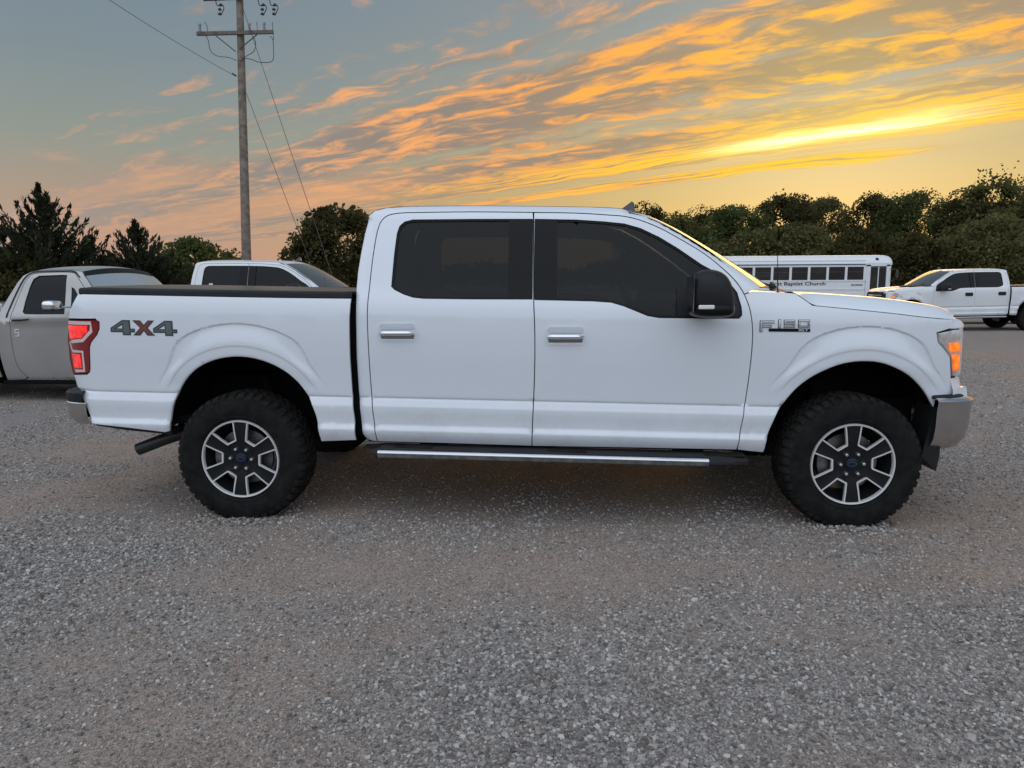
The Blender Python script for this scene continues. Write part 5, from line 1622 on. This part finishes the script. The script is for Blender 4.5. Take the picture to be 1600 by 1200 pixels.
leaf_mat('leaf_dark', (.095, .085, .036), (.165, .145, .064), .50)
leaf_mat('leaf_olive', (.150, .145, .058), (.235, .215, .090), .45)
leaf_mat('leaf_green', (.110, .130, .048), (.175, .195, .074), .45)
leaf_mat('needle_dark', (.038, .043, .027), (.072, .076, .046), .1)
leaf_mat('needle_green', (.036, .044, .022), (.062, .070, .036), .1)
leaf_mat('leaf_far', (.034, .040, .026), (.055, .060, .036))
mat('bark', (.055, .045, .036), .95, var=.4, vscale=8)


def leaf_cloud(P, size, stretch=1.4):
    """one small quad per point, random facing"""
    n = len(P)
    a = RNG.normal(size=(n, 3)); a /= np.linalg.norm(a, axis=1)[:, None]
    b = np.cross(a, RNG.normal(size=(n, 3))); b /= np.linalg.norm(b, axis=1)[:, None]
    s = (size*RNG.uniform(.6, 1.35, n))[:, None]
    u = a*s*stretch*.5; v = b*s*.5
    V = np.stack([P-u, P+v*.9, P+u, P-v*.9], 1).reshape(-1, 3)
    F = np.arange(4*n).reshape(n, 4)
    return V, F


def broadleaf(px, top_y, depth, width, material, label, n=9000, leaf=.17, sparse_top=False, base_frac=.18, group='trees behind the lot', lobes=30, name='broadleaf_tree'):
    c = at(px, 440, depth); zg = float(slope_z(0, c[1]))
    h = float(at(px, top_y, depth)[2])-zg
    base = np.array([c[0], c[1], zg])
    root = empty(name, tuple(base)); tag(root, label, 'tree', group)
    tr = MB(); H = h*.62
    lean = RNG.uniform(-.04, .04, 2)*h
    tr.tube([(0, 0, -.1), (lean[0]*.3, lean[1]*.3, H*.35), (lean[0]*.7, lean[1]*.7, H*.7), (lean[0], lean[1], H*1.15)], [.028*h, .022*h, .014*h, .005*h], 9)
    L = []
    rx = width/2; ry = rx*.85
    for k in range(lobes):
        q = RNG.uniform(0, 2*math.pi); e = RNG.uniform(-.85, 1.0); rr = math.sqrt(max(0, 1-e*e))*RNG.uniform(.45, .92)
        zc = h*(base_frac+(1-base_frac)*.5)+e*h*(1-base_frac)*.40
        p = np.array([lean[0]+rr*rx*math.cos(q)*.85, lean[1]+rr*ry*math.sin(q)*.85, zc])
        L.append((p, (RNG.uniform(.07, .15) if e > .35 else RNG.uniform(.12, .22))*min(width, h)))
        if k < 16:
            s = np.array([lean[0]*.6, lean[1]*.6, H*RNG.uniform(.35, .95)])
            mid = (s+p)/2+RNG.normal(size=3)*.06*h
            tr.tube([tuple(s), tuple(mid), tuple(p)], [.010*h, .006*h, .002*h], 5)
    tr.build('trunk', 'bark', root, smooth=True)
    pts = []
    for p, r in L:
        m = int(n/lobes*RNG.uniform(.6, 1.4))
        d = RNG.normal(size=(m, 3)); d /= np.linalg.norm(d, axis=1)[:, None]
        rad = r*RNG.uniform(.25, 1.0, m)**.45*(1+.35*RNG.normal(size=m)*.5)
        pts.append(p+d*rad[:, None]*np.array([1.0, 1.0, .8]))
    # twig tips beyond the lobes so the outline frays
    m = n//7
    q = RNG.uniform(0, 2*math.pi, m); e = RNG.uniform(-.3, 1, m); rr = np.sqrt(np.maximum(0, 1-e*e))*RNG.uniform(.75, 1.05, m)
    ang_bias = .82+.30*value_noise(q*2.3+px, e*3.0, 9)
    pts.append(np.stack([lean[0]+rr*rx*np.cos(q)*ang_bias, lean[1]+rr*ry*np.sin(q)*ang_bias, h*(base_frac+(1-base_frac)*.5)+e*h*(1-base_frac)*.47*ang_bias], 1))
    P = np.concatenate(pts); P = P[P[:, 2] > .05*h]
    P[:, 2] = np.minimum(P[:, 2], h*(1.0+.04*RNG.random(len(P))))
    V, F = leaf_cloud(P, leaf)
    if sparse_top:
        ex = []
        for k in range(16):
            bx = RNG.uniform(-.35, .35)*rx; st = np.array([bx, RNG.uniform(-.2, .2)*rx, h*.86]); tp = st+np.array([RNG.normal()*.25, RNG.normal()*.2, h*RNG.uniform(.10, .24)])
            for t in np.linspace(.2, 1, 9): ex.append(st+(tp-st)*t+RNG.normal(size=3)*.05)
        V2, F2 = leaf_cloud(np.array(ex), leaf*1.0); F2 = F2+len(V); V = np.concatenate([V, V2]); F = np.concatenate([F, F2])
    link('crown', fast_mesh('crown', V, F), material, root)
    return root


def conifer(px, top_y, depth, width, material, label, n=150, ragged=.25, group='cedars at the left'):
    c = at(px, 440, depth); zg = float(slope_z(0, c[1]))
    h = float(at(px, top_y, depth)[2])-zg
    root = empty('cedar_tree', (c[0], c[1], zg)); tag(root, label, 'tree', group)
    tr = MB().tube([(0, 0, -.1), (.03, 0, h*.5), (0, .02, h*.99)], [.022*h, .012*h, .002*h], 8)
    P = []; D = []; S = []
    for k in range(n):
        t = (k+.5)/n; z = h*(.05+.93*t); q = k*2.399+RNG.uniform(-.5, .5)
        ln = width/2*(1-t)**1.05*RNG.uniform(1-ragged, 1+ragged)+.04*h*(1-t)+.03
        ln *= .62+.76*float(value_noise(np.array([q*1.7+px]), np.array([t*7.0]), 21)[0])
        if t > .62 and RNG.random() < .45: continue
        if t > .9: ln *= .8
        o = np.array([math.cos(q), math.sin(q), 0]); upv = .45+.75*t
        tip = np.array([0, 0, z])+o*ln+np.array([0, 0, ln*upv*RNG.uniform(.5, 1.2)])
        mid = np.array([0, 0, z])+o*ln*.55+np.array([0, 0, ln*.12])
        tr.tube([(0, 0, z), tuple(mid), tuple(tip)], [.004*h*(1.2-t), .003*h*(1.1-t), .001*h], 4, cap=False)
        m = int(26+(75 if t < .55 else 42)*(ln/(width/2)))
        u = RNG.uniform(.12, 1.0, m)**.8
        base = np.where((u < .55)[:, None], np.array([0, 0, z])+(mid-np.array([0, 0, z]))*(u/.55)[:, None], mid+(tip-mid)*((u-.55)/.45)[:, None])
        sp = (.12*ln+.02)*(1.15-u)+.012
        base = base+RNG.normal(size=(m, 3))*sp[:, None]*np.array([.8, .8, .45])
        P.append(base); dd = (tip-mid)/np.linalg.norm(tip-mid)+RNG.normal(size=(m, 3))*.45+np.array([0, 0, .35]); D.append(dd/np.linalg.norm(dd, axis=1)[:, None]); S.append(np.full(m, .10+.018*h)*RNG.uniform(.6, 1.3, m))
    tr.build('trunk', 'bark', root, smooth=True)
    P = np.concatenate(P); D = np.concatenate(D); S = np.concatenate(S)[:, None]
    b = np.cross(D, RNG.normal(size=D.shape)); b /= np.linalg.norm(b, axis=1)[:, None]
    V = np.stack([P-D*S*.6, P+b*S*.22, P+D*S*.9, P-b*S*.22], 1).reshape(-1, 3)
    link('crown', fast_mesh('crown', V, np.arange(len(V)).reshape(-1, 4)), material, root)
    return root


# left: cedars and brush
conifer(76, 288, 33, 5.2, 'needle_dark', 'tallest dark cedar with ragged upright branches at the left', 190, .42)
conifer(12, 352, 34, 3.8, 'needle_dark', 'dark cedar cut by the left edge of the picture', 120, .35)
conifer(218, 345, 34, 4.3, 'needle_dark', 'pointed dark cedar just right of the tallest cedar', 160, .25)
conifer(140, 372, 36, 4.6, 'needle_green', 'low cedar filling the gap between the two tall cedars', 120, .35)
conifer(-60, 330, 36, 5.0, 'needle_dark', 'cedar standing beyond the left edge', 110, .3)
broadleaf(178, 398, 37, 3.6, 'leaf_dark', 'low dark bush between the tallest cedar and the pointed cedar', 5000, .13, group=None, base_frac=.02)
broadleaf(40, 392, 32, 3.4, 'leaf_dark', 'low dark bush under the left cedars above the grey pickup', 5000, .13, group=None, base_frac=.02)
broadleaf(305, 372, 40, 4.6, 'leaf_green', 'light green round tree between the cedar and the pole', 7000, .16, group=None)
broadleaf(265, 392, 38, 3.4, 'leaf_green', 'low green bush at the foot of the pointed cedar', 4500, .14, group=None, base_frac=.05)
broadleaf(362, 388, 70, 3.2, 'leaf_green', 'small far green tree just left of the pole', 2500, .2, group=None)
broadleaf(530, 322, 38, 5.2, 'leaf_dark', 'dark tree with a pointed top beside the cab of the foreground truck', 12000, .15, group=None)
broadleaf(450, 386, 60, 2.0, 'leaf_dark', 'small dark far tree between the pole and the dark tree', 1600, .18, group=None)
broadleaf(600, 350, 42, 5.0, 'leaf_dark', 'dark tree hidden behind the rear of the cab', 6000, .17, group=None)
# right: the wood edge
RT = [(1008, 318, 52, 4.6, 'leaf_dark', 'dark tree rising over the roof antenna of the foreground truck'),
      (1062, 334, 50, 4.0, 'leaf_dark', 'short dark tree just right of the roof antenna tree'),
      (1100, 322, 55, 4.2, 'leaf_dark', 'dark tree over the windshield pillar of the foreground truck'),
      (1150, 322, 50, 4.8, 'leaf_dark', 'dark tree above the left end of the bus'),
      (1216, 301, 52, 5.2, 'leaf_dark', 'tall dark tree with a ragged top above the middle of the bus'),
      (1288, 305, 52, 5.2, 'leaf_dark', 'dark tree above the front windows of the bus'),
      (1355, 300, 50, 5.4, 'leaf_dark', 'dark tree rising behind the front end of the bus'),
      (1428, 294, 52, 5.6, 'leaf_dark', 'tall dark tree above the windshield of the far white pickup'),
      (1492, 296, 50, 4.8, 'leaf_dark', 'dark tree above the cab roof of the far white pickup'),
      (1600, 282, 50, 6.0, 'leaf_dark', 'dark tree at the right edge of the picture')]
for px, ty, dp, wd, mt, lb in RT:
    mt = ('leaf_dark', 'leaf_olive', 'leaf_dark', 'leaf_green')[RT.index((px, ty, dp, wd, mt, lb)) % 4]
    broadleaf(px, ty, dp+RNG.uniform(-2, 3), wd*RNG.uniform(1.05, 1.5), mt, lb, 17000, .13, base_frac=.05, lobes=int(RNG.integers(26, 56)))
broadleaf(1548, 276, 48, 6.2, 'leaf_olive', 'tallest olive tree with bare twigs standing out at its top', 13000, .17, sparse_top=True, base_frac=.08)
broadleaf(1225, 348, 45, 7.6, 'leaf_olive', 'broad low olive thicket directly behind the bus', 15000, .16, base_frac=.02, lobes=40)
broadleaf(1120, 372, 46, 5.0, 'leaf_olive', 'olive brush behind the left end of the bus', 7000, .16, base_frac=.02)
broadleaf(1535, 335, 42, 6.4, 'leaf_olive', 'big rounded olive tree behind the bed of the far white pickup', 15000, .15, base_frac=.02, lobes=40)
broadleaf(1420, 362, 43, 5.0, 'leaf_dark', 'dark brush between the bus front and the far white pickup', 11000, .15, base_frac=.0, lobes=36)
broadleaf(1340, 352, 44, 4.6, 'leaf_dark', 'dark brush right behind the bus front', 8000, .15, base_frac=.0)
broadleaf(1680, 290, 46, 7.0, 'leaf_dark', 'tree standing just beyond the right edge', 9000, .18, base_frac=.05)


def far_wood_and_added_ring():
    P = []
    for k in range(900):
        x = RNG.uniform(-240, 240); y = 165+RNG.uniform(-12, 12)
        h = 4.6+3.2*value_noise(x*.06, 3.0, 11)+RNG.normal()*.5
        m = 46; r = RNG.uniform(1.6, 3.0)
        d = RNG.normal(size=(m, 3)); d /= np.linalg.norm(d, axis=1)[:, None]
        P.append(np.array([x, y, -.5+h*.55])+d*np.array([r, r, h*.45])*RNG.uniform(.5, 1, m)[:, None])
    for k in range(520):  # ring behind the camera, added so paint and glass have a horizon to reflect
        q = RNG.uniform(R(100), R(440)); rad = 62+RNG.uniform(-6, 6)
        x = rad*math.cos(q); y = rad*math.sin(q)
        if y > 5: continue
        h = 5.0+3.5*value_noise(np.array([q*9]), np.array([1.0]), 12)[0]; m = 60; r = RNG.uniform(1.4, 2.6)
        d = RNG.normal(size=(m, 3)); d /= np.linalg.norm(d, axis=1)[:, None]
        P.append(np.array([x, y, h*.5])+d*np.array([r, r, h*.5])*RNG.uniform(.5, 1, m)[:, None])
    P = np.concatenate(P)
    V, F = leaf_cloud(P, .85, 1.2)
    tag(link('far_wood_and_added_ring', fast_mesh('far_wood_and_added_ring', V, F), 'leaf_far'), 'low far line of woods along the horizon, plus an unseen ring added for reflections', 'woods', kind='stuff')


far_wood_and_added_ring()
